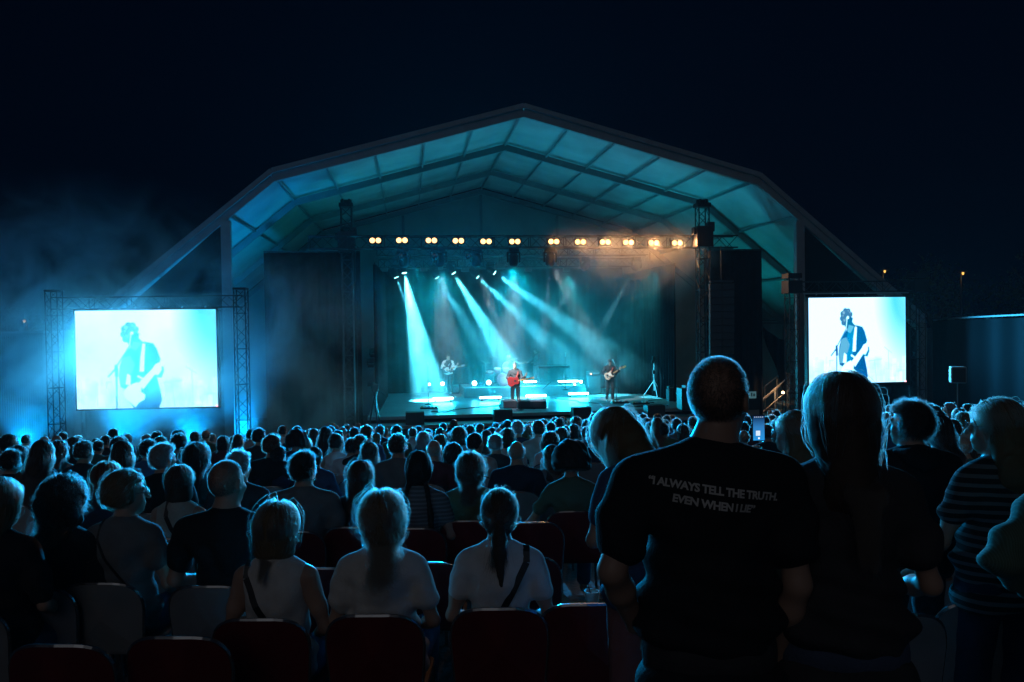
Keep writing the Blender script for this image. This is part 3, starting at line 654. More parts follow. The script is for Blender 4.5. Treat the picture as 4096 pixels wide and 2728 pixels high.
o = thing('container', 'dark site container with a pale roof edge at the far left', 'container', T(a.x, a.y, 0, 0))
w = b_.x-a.x; bevel(MB().box((w/2, 1.2, a.z/2), (w, 2.4, a.z-.05)).build('body', mat('container_paint', (.010, .012, .015), .6), o), .02)
rb = MB()
for k in range(26): rb.box((w*(k+.5)/26, -.02, a.z/2), (w/60, .04, a.z-.3))
rb.build('ribs', mat('container_paint'), o); MB().box((w/2, 1.2, a.z), (w+.15, 2.6, .09)).build('roof_edge', alu, o)
# railings and stairs at the right wing
p = at(3085, 1600, 33); o = thing('access_stairs', 'metal access stairs with railings in the gap right of the stage', 'stairs', T(p.x, p.y, 0, .1))
gl = mat('galvanised')
for k in range(6): MB().box((-.9+k*.27, 0, .2+k*.22), (.27, 1.0, .04)).build('tread', gl, o)
for y in (-.5, .5):
    r = MB().path([(-1.1, y, 1.15), (.6, y, 2.5), (1.5, y, 2.5)], .025).path([(-1.1, y, .65), (.6, y, 2.0), (1.5, y, 2.0)], .02)
    for k in range(6): x = -1.1+k*.52; r.tube((x, y, max(0, (x+.9)*.8)), (x, y, min(2.5, 1.15+max(0, x+1.1)*.8)), .022)
    r.build('railing', gl, o)
MB().box((1.0, 0, 1.35), (1.0, 1.1, .06)).build('landing', gl, o)
MB().tube((1.4, -.5, 0), (1.4, -.5, 1.4), .03).tube((1.4, .5, 0), (1.4, .5, 1.4), .03).build('support', gl, o)
pq = at(3132, 1575, 31.8); o = thing('work_lamp', 'small warm work lamp glowing beside the access stairs', 'lamp', T(pq.x, pq.y, pq.z))
MB().lathe([(0, 0), (.05, .01), (.06, .05), (.03, .1)], 10).build('bulb', emat('warm_bulb', (1, .62, .3), 9), o); MB().tube((0, .05, -.9), (0, .05, .06), .015).box((0, .05, -.92), (.3, .3, .04)).build('stand', blkp, o)
spot('work_light', o, (0, -.05, .15), (-1, 1.5, -.4), 60, (1, .55, .25), 140, .8, .05)
pq = at(3012, 1580, 31.0); o = thing('equipment_rack', 'dark rack with a small white lit sign beside the right tower', 'rack', T(pq.x, pq.y, 0, .1))
bevel(MB().box((0, .3, .95), (.6, .5, 1.8)).build('body', blkp, o), .02); MB().box((0, .04, pq.z-0), (.28, .02, .26)).build('sign', emat('sign_dim', (.25, .6, .7), .18), o)
MB().box((-.04, .025, pq.z+.02), (.04, .01, .14)).box((.05, .025, pq.z), (.05, .01, .10)).build('sign_mark', blkp, o)
for z in (.4, .8, 1.2): MB().box((0, .04, z), (.5, .03, .2)).build('rack_unit', mat('panel_grey'), o)
# drooping cloth between right panel and tent post
a = TENT.inverted() @ at(3050, 1300, 33); b_ = TENT.inverted() @ at(3145, 1300, 33)
o = tag(MB().grid(lambda u, v: (a.x+(b_.x-a.x)*(u), a.y+.1*math.sin(u*9), (a.z-1.0*math.sin(math.pi*min(1, u*1.0)*.5+0)*0.6-v*(1.9*u+.25))), 30, 8).build('hanging_cloth', blk, M=TENT.copy()), 'dark cloth drooping between the black panel and the screen tower', 'cloth')
# distant trees and lamps
def tree(x, y, h, r, label, seed, group='dark trees beyond the venue'):
    rg = np.random.default_rng(seed); o = thing('tree', label, 'tree', T(x, y, 0), group)
    bb = MB().tube((0, 0, 0), (.1, 0, h*.5), r*.09, 8, r*.05)
    for k in range(6):
        an = rg.uniform(0, 6.28); bb.tube((.05, 0, h*rg.uniform(.3, .5)), (r*.6*math.cos(an), r*.6*math.sin(an), h*rg.uniform(.6, .85)), r*.035, 6, r*.012)
    bb.build('trunk', mat('bark', (.06, .05, .04), .9), o)
    N = 2600; cl = rg.normal(size=(26, 3)); cl /= np.linalg.norm(cl, axis=1)[:, None]; cl *= rg.uniform(.35, 1, (26, 1))*[r, r, h*.36]; cl[:, 2] += h*.64
    P = cl[rg.integers(0, 26, N)]+rg.normal(size=(N, 3))*r*.17
    vs = np.zeros((N, 4, 3)); s = rg.uniform(.06, .14, (N, 1))*1.3; A = rg.normal(size=(N, 3)); A /= np.linalg.norm(A, axis=1)[:, None]; B = np.cross(A, rg.normal(size=(N, 3))); B /= np.linalg.norm(B, axis=1)[:, None]
    vs[:, 0] = P-A*s; vs[:, 1] = P-B*s*.6; vs[:, 2] = P+A*s; vs[:, 3] = P+B*s*.6
    b2 = MB(); b2.v = vs.reshape(-1, 3).tolist(); b2.f = [(4*i, 4*i+1, 4*i+2, 4*i+3) for i in range(N)]
    b2.build('crown', mat('foliage', (.05, .08, .03), .7), o)
TR = [(-62, 75, 9, 4, 'broad dark tree at the far left'), (-50, 82, 8, 3.8, 'dark tree behind the site container'), (-41, 80, 7.5, 3.5, 'dark tree in the smoke left of the left screen'), (40, 78, 10, 4.2, 'tall dark tree behind the right screen truss'), (48, 74, 11, 4.6, 'tree lit faintly orange by the street lamp at the right'), (55, 80, 10, 4.4, 'dark tree second from the right edge'), (62, 76, 9.5, 4.0, 'dark tree at the right edge')]
for i, t in enumerate(TR): tree(*t, seed=i)
def street_lamp(px, py, d, label, col=(1, .42, .08), e=1.5, r=.09):
    p = at(px, py, d); o = thing('street_lamp', label, 'street lamp', T(p.x, p.y, 0), 'distant orange lamps')
    MB().tube((0, .3, 0), (0, .3, p.z+.3), .07, 8, .05).tube((0, .3, p.z+.3), (0, 0, p.z+.25), .04).build('pole', trm, o)
    bevel(MB().box((0, 0, p.z+.17), (.5, .5, .12)).build('hood', trm, o), .03)
    MB().lathe([(0, -.12), (r*.7, -.08), (r, .02), (r*.8, .1)], 12, Matrix.Translation((0, 0, p.z))).build('bulb', emat('sodium', col, e), o, smooth=True)
    dd = bpy.data.lights.new('lamp_light', 'POINT'); dd.energy = 7; dd.color = col; dd.shadow_soft_size = .2
    q = bpy.data.objects.new('lamp_light', dd); C.objects.link(q); q.parent = o; q.location = (0, -.1, p.z-.4)
street_lamp(97, 1285, 62, 'small yellow lamp above the container at the far left', (1, .55, .12))
street_lamp(3539, 1086, 70, 'small orange lamp above the right screen')
street_lamp(3852, 1094, 66, 'small orange lamp with a faintly lit tree at the right')

# assumed blue floor wash lights, unseen, added to light smoke near the left screen
for px, dd_, tx, lab, pw in ((90, 25.5, .3, 'assumed blue floor wash light left of the left screen, unseen, lighting the smoke', 1200), (740, 25.8, .2, 'assumed blue floor wash light right of the left screen base, unseen, lighting the smoke', 1500), (470, 25.4, .6, 'assumed blue floor wash light at the foot of the left screen, unseen, lighting the smoke', 1600), (1000, 27.0, -1.5, 'assumed blue floor wash light between left screen and stage, unseen, lighting the smoke', 3400)):
    p = at(px, 1700, dd_)
    o = moving_head(T(p.x, p.y, ground(p.x, p.y)+.08), lab, (tx*.1, .1, 1), 0, hang=False, group='assumed floor wash lights in the smoke')
    spot('wash', o, (0, 0, .7), (tx, .5, 3), pw, (0.0, .36, 1.0), 118, .9, .15)
# ------------------------------------------------------------------ figures: one continuous implicit surface per body
class SDF:
    def __init__(s): s.p = []
    def cap(s, a, b, ra, rb=None, k=0.03, op=0):
        s.p.append(('c', np.array(a, float), np.array(b, float), ra, ra if rb is None else rb, k, op)); return s
    def ell(s, c, r, R=None, k=0.03, op=0):
        s.p.append(('e', np.array(c, float), np.array(r, float), R, 0, k, op)); return s
    def path(s, pts, rs, k=0.02):
        for i in range(len(pts)-1): s.cap(pts[i], pts[i+1], rs[i], rs[i+1], k)
        return s
    def bounds(s):
        lo = []; hi = []
        for q in s.p:
            if q[6]: continue
            if q[0] == 'c': r = max(q[3], q[4]); lo.append(np.minimum(q[1], q[2])-r); hi.append(np.maximum(q[1], q[2])+r)
            else: r = max(q[2]) if q[3] is not None else q[2]; lo.append(q[1]-r); hi.append(q[1]+r)
        return np.min(lo, 0), np.max(hi, 0)
    def mesh(s, res, noise=0, nscale=9, cut=None, seed=0, fold=None):
        lo, hi = s.bounds(); lo = lo-3*res-noise*2; n = np.ceil((hi+3*res+noise*2-lo)/res).astype(int)+1
        F = np.full(n, 1.0, np.float32)
        ax = [lo[i]+np.arange(n[i])*res for i in range(3)]
        for q in s.p:
            k = q[5]
            if q[0] == 'c': r = max(q[3], q[4]); l = np.minimum(q[1], q[2])-r; h = np.maximum(q[1], q[2])+r
            else: r = max(q[2]) if q[3] is not None else q[2]; l = q[1]-r; h = q[1]+r
            pad = k+3*res+0.01
            i0 = np.clip(((l-pad-lo)/res).astype(int), 0, n); i1 = np.clip(((h+pad-lo)/res).astype(int)+2, 0, n)
            if (i1 <= i0).any(): continue
            sl_ = tuple(slice(a, b) for a, b in zip(i0, i1))
            P = np.stack(np.meshgrid(ax[0][sl_[0]], ax[1][sl_[1]], ax[2][sl_[2]], indexing='ij'), -1)
            if q[0] == 'c':
                ba = q[2]-q[1]; L2 = max(1e-9, ba@ba); t = np.clip(((P-q[1])@ba)/L2, 0, 1)
                d = np.linalg.norm(P-q[1]-t[..., None]*ba, axis=-1)-(q[3]+(q[4]-q[3])*t)
            else:
                p = P-q[1]
                if q[3] is not None: p = p @ q[3]
                k0 = np.linalg.norm(p/q[2], axis=-1); k1 = np.linalg.norm(p/(q[2]**2), axis=-1)+1e-9; d = k0*(k0-1)/k1
            g = F[sl_]
            if q[6] == 0:
                h_ = np.clip(.5+.5*(g-d)/k, 0, 1); F[sl_] = g*(1-h_)+d*h_-k*h_*(1-h_)
            else:
                h_ = np.clip(.5-.5*(-d-g)/k, 0, 1); F[sl_] = np.where(True, (-d)*(1-h_)+g*h_+k*h_*(1-h_), g)
        X, Y, Z = np.meshgrid(*ax, indexing='ij')
        if fold: F = F + fold(X, Y, Z).astype(np.float32)
        if noise:
            rg = np.random.default_rng(seed); N = 0
            for o_ in range(4):
                w = rg.normal(size=3)*nscale*(1.6**o_); N = N+np.sin(X*w[0]+Y*w[1]+Z*w[2]+rg.uniform(0, 6.3))*(.7**o_)
            F = F+(noise*N*.5).astype(np.float32)
        if cut is not None: F = np.maximum(F, cut(X, Y, Z).astype(np.float32))
        return nets(F, lo, res)
def nets(F, lo, res):
    S = F < 0; nx, ny, nz = F.shape
    c = [(i, j, k) for i in (0, 1) for j in (0, 1) for k in (0, 1)]
    sub = lambda A, i, j, k: A[i:nx-1+i, j:ny-1+j, k:nz-1+k]
    cnt = sum(sub(S, *q).astype(np.int8) for q in c); act = (cnt > 0) & (cnt < 8)
    idx = np.full(act.shape, -1, np.int64); I = np.argwhere(act); idx[act] = np.arange(len(I))
    acc = np.zeros((len(I), 3)); w = np.zeros(len(I)); vals = {q: sub(F, *q)[act] for q in c}
    for a in range(8):
        for b_ in range(a+1, 8):
            qa, qb = c[a], c[b_]
            if sum(abs(x-y) for x, y in zip(qa, qb)) != 1: continue
            fa, fb = vals[qa], vals[qb]; m = (fa < 0) != (fb < 0); t = np.where(m, fa/(fa-fb+1e-12), 0)
            p = np.array(qa)[None]+(np.array(qb)-np.array(qa))[None]*t[:, None]; acc += p*m[:, None]; w += m
    V = lo+(I+acc/w[:, None])*res
    faces = []
    for a in range(3):
        u, v = (a+1) % 3, (a+2) % 3
        s0 = [slice(None)]*3; s1 = [slice(None)]*3; s0[a] = slice(0, F.shape[a]-1); s1[a] = slice(1, None)
        A, B = S[tuple(s0)], S[tuple(s1)]; E = np.argwhere(A != B); 
        if not len(E): continue
        ok = (E[:, u] > 0) & (E[:, v] > 0) & (E[:, u] < F.shape[u]-1) & (E[:, v] < F.shape[v]-1); E = E[ok]
        du = np.zeros(3, int); du[u] = 1; dv = np.zeros(3, int); dv[v] = 1
        g = lambda e: idx[e[:, 0], e[:, 1], e[:, 2]]
        q = np.stack([g(E-du-dv), g(E-dv), g(E), g(E-du)], 1)
        fl = A[E[:, 0], E[:, 1], E[:, 2]]; q = np.where(fl[:, None], q, q[:, ::-1]); faces.append(q)
    Q = np.concatenate(faces) if faces else np.zeros((0, 4), int)
    return V, Q
def np_mesh(name, V, Q, mt):
    me = bpy.data.meshes.new(name); me.vertices.add(len(V)); me.vertices.foreach_set('co', V.astype(np.float32).ravel())
    me.loops.add(Q.size); me.loops.foreach_set('vertex_index', Q.astype(np.int32).ravel())
    me.polygons.add(len(Q)); me.polygons.foreach_set('loop_start', np.arange(0, Q.size, 4, dtype=np.int32)); me.polygons.foreach_set('loop_total', np.full(len(Q), 4, np.int32))
    me.polygons.foreach_set('use_smooth', np.ones(len(Q), bool)); me.update(calc_edges=True); me.validate()
    if mt: me.materials.append(mt)
    return me
def obj(name, me, parent=None, mt=None):
    o = bpy.data.objects.new(name, me); C.objects.link(o)
    if parent: o.parent = parent
    if mt: o.material_slots[0].link = 'OBJECT'; o.material_slots[0].material = mt
    return o
# ---- materials for people
SKIN = mat('skin', (.42, .26, .19), .5); SKIN2 = mat('skin_tan', (.30, .17, .12), .5)
def cloth(name, col, r=.9): return mat('cloth_'+name, col, r, bump=.25, bscale=120, noise=(.12, 12))
CL = {k: cloth(k, v) for k, v in dict(black=(.012, .013, .016), navy=(.02, .03, .06), grey=(.16, .16, .16), white=(.62, .60, .58), cream=(.45, .42, .36), olive=(.10, .12, .06), teal=(.05, .16, .15), maroon=(.12, .03, .04), denim=(.06, .09, .16), blue=(.06, .10, .20), brown=(.11, .08, .06), green=(.10, .24, .14), charcoal=(.04, .04, .045), rose=(.35, .16, .16)).items()}
def stripes(name, a, b_, sc=14, axis='Z'):
    m = bpy.data.materials.new(name); m.use_nodes = True; n = m.node_tree.nodes; l = m.node_tree.links; p = n['Principled BSDF']; p.inputs['Roughness'].default_value = .9
    tc = n.new('ShaderNodeTexCoord'); w = n.new('ShaderNodeTexWave'); w.bands_direction = axis; w.inputs['Scale'].default_value = sc; w.inputs['Distortion'].default_value = .6; w.inputs['Detail Scale'].default_value = .6
    r = n.new('ShaderNodeValToRGB'); r.color_ramp.interpolation = 'CONSTANT'; r.color_ramp.elements[0].color = (*a, 1); r.color_ramp.elements[1].color = (*b_, 1); r.color_ramp.elements[1].position = .62
    l.new(tc.outputs['Object'], w.inputs['Vector']); l.new(w.outputs['Fac'], r.inputs[0]); l.new(r.outputs[0], p.inputs['Base Color']); return m
CL['striped'] = stripes('cloth_striped', (.015, .018, .02), (.13, .145, .15), 8); CL['striped_pale'] = stripes('cloth_striped_pale', (.10, .11, .12), (.19, .20, .21), 11); CL['green'] = stripes('cloth_green_knit', (.07, .12, .085), (.10, .165, .12), 42, 'X')
def hairmat(name, melanin, red=.4, rough=.35):
    m = bpy.data.materials.new('hair_'+name); m.use_nodes = True; n = m.node_tree.nodes; l = m.node_tree.links; n.clear()
    h = n.new('ShaderNodeBsdfHairPrincipled'); h.parametrization = 'COLOR'; h.inputs['Color'].default_value = (*melanin, 1)
    h.inputs['Roughness'].default_value = rough; h.inputs['Radial Roughness'].default_value = .4; o = n.new('ShaderNodeOutputMaterial'); l.new(h.outputs[0], o.inputs[0]); return m
HM = dict(blonde=hairmat('blonde', (.24, .20, .15)), brown=hairmat('brown', (.075, .06, .05)), dark=hairmat('dark', (.035, .033, .032)), grey=hairmat('grey', (.28, .28, .28)), red=hairmat('red', (.18, .08, .05)))
HS = dict(blonde=mat('hairbase_blonde', (.12, .085, .04), .75), brown=mat('hairbase_brown', (.045, .028, .018), .75), dark=mat('hairbase_dark', (.014, .011, .01), .75), grey=mat('hairbase_grey', (.20, .20, .20), .75), red=mat('hairbase_red', (.09, .03, .015), .75))
# ---- skeletons.  Figures face +Y, origin on the floor.
def Rz(a): c, s = math.cos(a), math.sin(a); return np.array([[c, -s, 0], [s, c, 0], [0, 0, 1.]])
def Rx(a): c, s = math.cos(a), math.sin(a); return np.array([[1, 0, 0], [0, c, -s], [0, s, c]])
def Ry(a): c, s = math.cos(a), math.sin(a); return np.array([[c, 0, s], [0, 1, 0], [-s, 0, c]])
def skel(pose='sit', sex='m', yaw=0, pitch=0, lean=0.0, roll=0, arms=None, sc=1.0, shoulder=None, hx=0):
    """joint dictionary; yaw > 0 turns the head to the figure's left"""
    J = {}; h0 = .53 if pose == 'sit' else .95
    w = shoulder or (.185 if sex == 'm' else .160)
    J['pel'] = np.array([0, 0, h0]); top = .50
    ln = Rx(-lean)
    up_ = lambda z, y=0, x=0: J['pel']+ln @ np.array([x, y, z])
    J['wst'] = up_(.17, .01); J['cst'] = up_(.37, .0); J['nk0'] = up_(.50, -.015); J['nk1'] = up_(.58, .012)
    J['head'] = up_(.58, .012)+Rx(-lean*.5) @ np.array([0, .018, .108])
    J['head'] = J['head']+Rz(yaw) @ np.array([0, .075*pitch, -.04*pitch])+np.array([hx, 0, 0]); J['nk1'] = J['nk1']+np.array([hx*.6, 0, 0])
    J['R'] = Rz(yaw) @ Rx(-pitch) @ Ry(roll); 
    for s, nm in ((-1, 'l'), (1, 'r')):   # l = figure's left is -x when facing +Y?  keep side by sign of x
        J['sh'+nm] = up_(.455, -.01, s*w)
        a = (arms or {}).get(nm)
        if a is None:
            a = dict(e=(s*(w+.075), -.01, .17+.03), w=(s*.13, .25, .08), f=(0, 1, -.25)) if pose == 'sit' else dict(e=(s*(w+.06), -.02, .17), w=(s*(w+.07), .10, -.07), f=(0, .25, -1))
            J['el'+nm] = up_(*[a['e'][2], a['e'][1], a['e'][0]]); J['wr'+nm] = J['pel']+np.array(a['w'])
        else:
            J['el'+nm] = J['pel']+np.array(a['e']); J['wr'+nm] = J['pel']+np.array(a['w'])
        f = np.array(a.get('f', (0, 1, 0)), float); J['fd'+nm] = f/np.linalg.norm(f); J['curl'+nm] = a.get('curl', .5); J['pn'+nm] = np.array(a.get('pn', (0, 0, 1)), float)
        if pose == 'sit':
            J['hp'+nm] = J['pel']+np.array([s*.09, .02, -.02]); J['kn'+nm] = np.array([s*.14, .44, .52]); J['an'+nm] = np.array([s*.13, .47, .10])
        else:
            J['hp'+nm] = J['pel']+np.array([s*.09, 0, -.04]); J['kn'+nm] = np.array([s*.11, .02, .50]); J['an'+nm] = np.array([s*.12, -.03, .09])
        if pose != 'sit' and (arms or {}).get('leg'+nm): J['kn'+nm] = np.array(arms['leg'+nm][0]); J['an'+nm] = np.array(arms['leg'+nm][1])
    J['sex'] = sex; J['pose'] = pose
    return J
def hd(J, x, y, z): return J['head']+J['R'] @ np.array([x, y, z])
def body_sdf(J, hands=True, face=True, g=1.0):
    S = SDF(); m = J['sex'] == 'm'; R = J['R']
    S.ell(J['pel']+[0, -.01, .0], (.165 if m else .175, .125, .12), k=.05); S.ell(J['wst'], (.142 if m else .122, .10, .15), k=.06)
    lnR = None
    S.ell(J['cst'], (.165 if m else .145, .115, .17), k=.06)
    S.cap(J['shl']*.82+J['shr']*.18, J['shr']*.82+J['shl']*.18, .062 if m else .054, k=.06)
    for s in ('l', 'r'): S.cap(J['nk0']+[0, 0, .03], J['sh'+s]*.72+J['nk0']*.28, .052, .045, k=.05)
    S.cap(J['nk0']-[0, 0, .03], J['nk1'], .064 if m else .054, .054 if m else .046, k=.035)
    S.cap(J['nk1'], hd(J, 0, .01, -.04), .054 if m else .046, .056, k=.03)
    H = lambda *a: hd(J, *a)
    S.ell(H(0, -.012, .018), (.074, .094, .092), R, k=.02); S.ell(H(0, .030, -.050), (.056, .062, .068), R, k=.03); S.ell(H(0, .065, -.095), (.026, .022, .020), R, k=.025)
    if face:
        S.cap(H(0, .090, .004), H(0, .113, -.032), .009, .013, k=.012)            # nose
        S.cap(H(-.03, .082, .018), H(.03, .082, .018), .012, k=.014)              # brow
        for s in (-1, 1):
            S.ell(H(s*.030, .088, .001), (.013, .010, .009), R, k=.010, op=1)     # eye sockets
            S.ell(H(s*.030, .078, .000), (.011, .011, .010), R, k=.003)
            S.ell(H(s*.036, .062, -.035), (.022, .024, .020), R, k=.02)
        S.cap(H(-.017, .090, -.060), H(.017, .090, -.060), .0075, k=.006); S.cap(H(-.014, .088, -.071), H(.014, .088, -.071), .008, k=.006)
    for s in (-1, 1):
        S.ell(H(s*.079, -.005, -.012), (.010, .020, .032), R, k=.008); S.ell(H(s*.086, .002, -.012), (.006, .010, .020), R, k=.004, op=1)
    for s in ('l', 'r'):
        sh, el, wr = J['sh'+s], J['el'+s], J['wr'+s]
        S.cap(sh, sh*.4+el*.6, .058 if m else .050, .048 if m else .041, k=.035); S.cap(sh*.4+el*.6, el, .043 if m else .036, .038 if m else .031, k=.03)
        md = el*.65+wr*.35; S.cap(el, md, .038 if m else .031, .040 if m else .031, k=.02); S.cap(md, wr, .038 if m else .030, .026 if m else .022, k=.02)
        f = J['fd'+s]; pn = J['pn'+s]; sd = np.cross(f, pn); sd = sd/(np.linalg.norm(sd)+1e-9); pn = np.cross(sd, f)
        hs = .92 if not m else 1.0
        for q in (-1, 0, 1): S.cap(wr, wr+f*.075*hs+sd*q*.024*hs, .022*hs, .013*hs, k=.012)
        if hands:
            c = J['curl'+s]
            for q, ln in ((-1.5, .060), (-.5, .074), (.5, .078), (1.5, .070)):
                a = wr+f*.085*hs+sd*q*.019*hs; a1 = a+(f*math.cos(c*.7)-pn*math.sin(c*.7))*ln*.45*hs; a2 = a1+(f*math.cos(c*1.7)-pn*math.sin(c*1.7))*ln*.32*hs; a3 = a2+(f*math.cos(c*2.4)-pn*math.sin(c*2.4))*ln*.26*hs
                S.cap(a-f*.01, a1, .0095, .0085, k=.004); S.cap(a1, a2, .0085, .008, k=.004); S.cap(a2, a3, .008, .007, k=.004)
            tx = sd if s == 'l' else -sd
            b0 = wr+f*.030; b1 = b0+(tx*.8+f*.55-pn*.2)*.045*hs; b2 = b1+(tx*.35+f*.85-pn*.35)*.045*hs
            S.cap(b0, b1, .014, .0105, k=.010); S.cap(b1, b2, .0105, .008, k=.004)
        S.cap(J['hp'+s], J['kn'+s], .088, .056, k=.03); k2 = J['kn'+s]*.65+J['an'+s]*.35
        S.cap(J['kn'+s], k2, .054, .056, k=.02); S.cap(k2, J['an'+s], .054, .036, k=.02)
        ft = J['an'+s]*[1, 1, 0]+[0, 0, .035]; tf = J.get('ft'+s, np.array([0, 1, 0])); S.cap(ft-tf*.05, ft+tf*.14, .035, .028, k=.02); S.cap(J['an'+s], ft, .036, .034, k=.02)
    return S
def shirt_mesh(J, res, sleeve=.55, infl=.014, hem=-.05, seed=0, neck=.060, loose=0.0, wide_neck=0):
    S = SDF(); m = J['sex'] == 'm'; i = infl; lo_ = loose
    S.ell(J['pel']+[0, -.01, hem+.04], (.172+i+lo_, .130+i+lo_, .10), k=.05); S.ell(J['wst'], (.146+i+lo_ if m else .130+i+lo_, .104+i+lo_*.8, .17), k=.07); S.ell(J['pel']+[0, -.01, .07], (.166+i+lo_, .126+i+lo_*.8, .11), k=.05)
    S.ell(J['cst'], (.167+i if m else .147+i, .117+i, .175), k=.06)
    if sleeve >= 0: S.cap(J['shl']*.85+J['shr']*.15, J['shr']*.85+J['shl']*.15, (.064 if m else .056)+i*.7, k=.06)
    else: S.cap(J['shl']*.72+J['shr']*.28, J['shr']*.72+J['shl']*.28, (.064 if m else .056)+i*.5, k=.05)
    for s in ('l', 'r'):
        S.cap(J['nk0']+[0, 0, .02], J['sh'+s]*.65+J['nk0']*.35, .050+i*.6, .046+i*.6, k=.05)
        if sleeve > 0:
            sh, el, wr = J['sh'+s], J['el'+s], J['wr'+s]; r0, r1 = ((.058, .044) if m else (.048, .036))
            t = min(1, sleeve); e = sh*(1-t)+el*t; S.cap(sh, e, r0+i*.8, r0+(r1-r0)*t+i*.9+lo_*.3+.003, k=.03)
            if sleeve > 1: t2 = sleeve-1; S.cap(el, el*(1-t2)+wr*t2, r1+i*.8, .030+i, k=.02)
    S.cap(J['nk1']-[0, 0, .02-wide_neck*.05], J['nk1']+[0, 0, .2], neck+wide_neck, neck+.03+wide_neck, k=.01, op=1)
    zz = J['pel'][2]; c0 = J['cst']
    def fold(X, Y, Z):
        a = .007+.006*lo_/.03
        side = np.exp(-((Z-zz-.12)/.16)**2)
        return -.003+np.clip((zz+.44-Z)/.06, .15, 1)*(a*side*np.sin(Z*58+X*14*np.sin(seed+1)+Y*9+seed)+.004*np.sin(X*42+Z*17+seed*2)+.004*np.sin(X*19-Z*26+seed*3)+.006*np.sin(Z*31-abs(X)*38+seed)*np.exp(-((Z-zz-.36)/.12)**2))
    return S.mesh(res, noise=.003, nscale=14, seed=seed, fold=fold, cut=(lambda X, Y, Z: (zz+hem+.02*np.sin(X*16+seed)) - Z))
def trousers_mesh(J, res, length=1.0, infl=.012):
    S = SDF(); S.ell(J['pel']+[0, -.01, -.01], (.168+infl, .128+infl, .125), k=.05)
    for s in ('l', 'r'):
        S.cap(J['hp'+s], J['kn'+s], .090+infl, .060+infl, k=.03)
        if length > .5:
            e = J['kn'+s]*(1-length)+J['an'+s]*length if length < 1 else J['an'+s]
            S.cap(J['kn'+s], e, .060+infl, .048+infl, k=.02)
    zt = J['pel'][2]+.085
    return S.mesh(res, noise=.003, nscale=16, seed=3, cut=lambda X, Y, Z: Z-zt)
# ---- hair
def hair_shell(J, style, res, seed=0, vol=1.0):
    S = SDF(); R = J['R']; H = lambda *a: hd(J, *a); base = J['head']
    nz, ns = .004, 30
    if style in ('buzz', 'balding'): return None
    t = dict(short=.012, bob=.020, long=.016, wavy=.024, curly=.040, afro=.062, pony=.012, bun=.012, braids=.013, cap=.014, undercut=.012, updo=.018)[style]*vol
    S.ell(H(0, -.018, .024), (.076+t, .094+t, .092+t*.9), R, k=.02)
    if style in ('short', 'undercut', 'cap'): S.ell(H(0, -.05, -.02), (.064+t*.4, .056+t*.5, .07), R, k=.03)
    if style in ('afro', 'curly'): S.ell(H(0, -.035, -.02), (.080+t, .085+t, .08+t*.6), R, k=.03); nz, ns = .010, 45
    if style == 'curly': S.ell(H(0, -.045, -.09), (.085+t, .070+t*.5, .07), R, k=.04)
    if style == 'bob':
        S.ell(H(0, -.03, -.06), (.083+t, .080+t*.6, .085), R, k=.04); S.ell(H(0, -.035, -.11), (.080+t, .068+t*.5, .05), R, k=.03)
    if style in ('long', 'wavy', 'braids'):
        S.ell(H(0, -.035, -.05), (.080+t, .078+t*.5, .09), R, k=.04)
        if style != 'braids':
            e = J['nk0']+np.array([0, -.070, -.02])
            if style == 'long': S.cap(H(0, -.05, -.10), e, .066+t*.4, .062+t*.5, k=.05)
            for s in ((-1, 1) if style == 'long' else ()): S.cap(H(s*.050, -.02, -.06), J['nk0']+np.array([s*.05, -.05, .05]), .030, .022, k=.04)
            ln = .17 if style == 'long' else .06
            if style == 'long': S.ell(e+[0, -.005, -ln*.45], (.080, .024, ln*.85), k=.05)
        else:
            for s in (-1, 1):
                p = [H(s*.055, -.05, -.08), J['nk0']+np.array([s*.075, -.075, .04]), J['nk0']+np.array([s*.10, -.115, -.12]), J['nk0']+np.array([s*.11, -.125, -.30])]
                for a, b_ in zip(p[:-1], p[1:]):
                    n_ = 5
                    for i in range(n_): q = a+(b_-a)*(i/n_); q2 = a+(b_-a)*((i+1)/n_); S.cap(q, q2, .022, .014, k=.006)
        nz, ns = .005, 26
    if style == 'pony':
        S.ell(H(0, -.05, -.05), (.066, .056, .06), R, k=.03); p = [H(0, -.10, -.02), H(0, -.125, -.09), J['nk0']+np.array([.0, -.095, .03]), J['nk0']+np.array([.01, -.12, -.12])]; S.path(p, [.022, .034, .032, .008], k=.02)
    if style == 'bun': S.ell(H(0, -.05, -.03), (.068, .06, .07), R, k=.03); S.ell(H(0, -.07, .10), (.036, .036, .034), R, k=.012)
    if style == 'updo': S.ell(H(0, -.05, -.02), (.078, .07, .075), R, k=.03); S.ell(H(0, -.09, -.06), (.045, .04, .05), R, k=.02)
    Ri = R.T; fz = dict(afro=.055, curly=.05).get(style, .045)
    low = -.06 if style in ('short', 'undercut', 'cap', 'afro', 'pony', 'bun', 'updo') else -9
    def cut(X, Y, Z):
        P = np.stack([X, Y, Z], -1)-base; q = P @ R    # head-local
        f = np.minimum(q[..., 1]-.035+.55*np.maximum(0, q[..., 2]-.0), .060-q[..., 2])   # face window
        f = -np.maximum(-f, -1)
        fw = np.minimum(q[..., 1]-.030, .058-q[..., 2])
        if low > -5 and style != 'pony': fw = np.maximum(fw, np.minimum(low-.02-q[..., 2]-.3*q[..., 1], .05))
        return fw
    return S.mesh(res, noise=nz, nscale=ns, seed=seed, cut=cut)
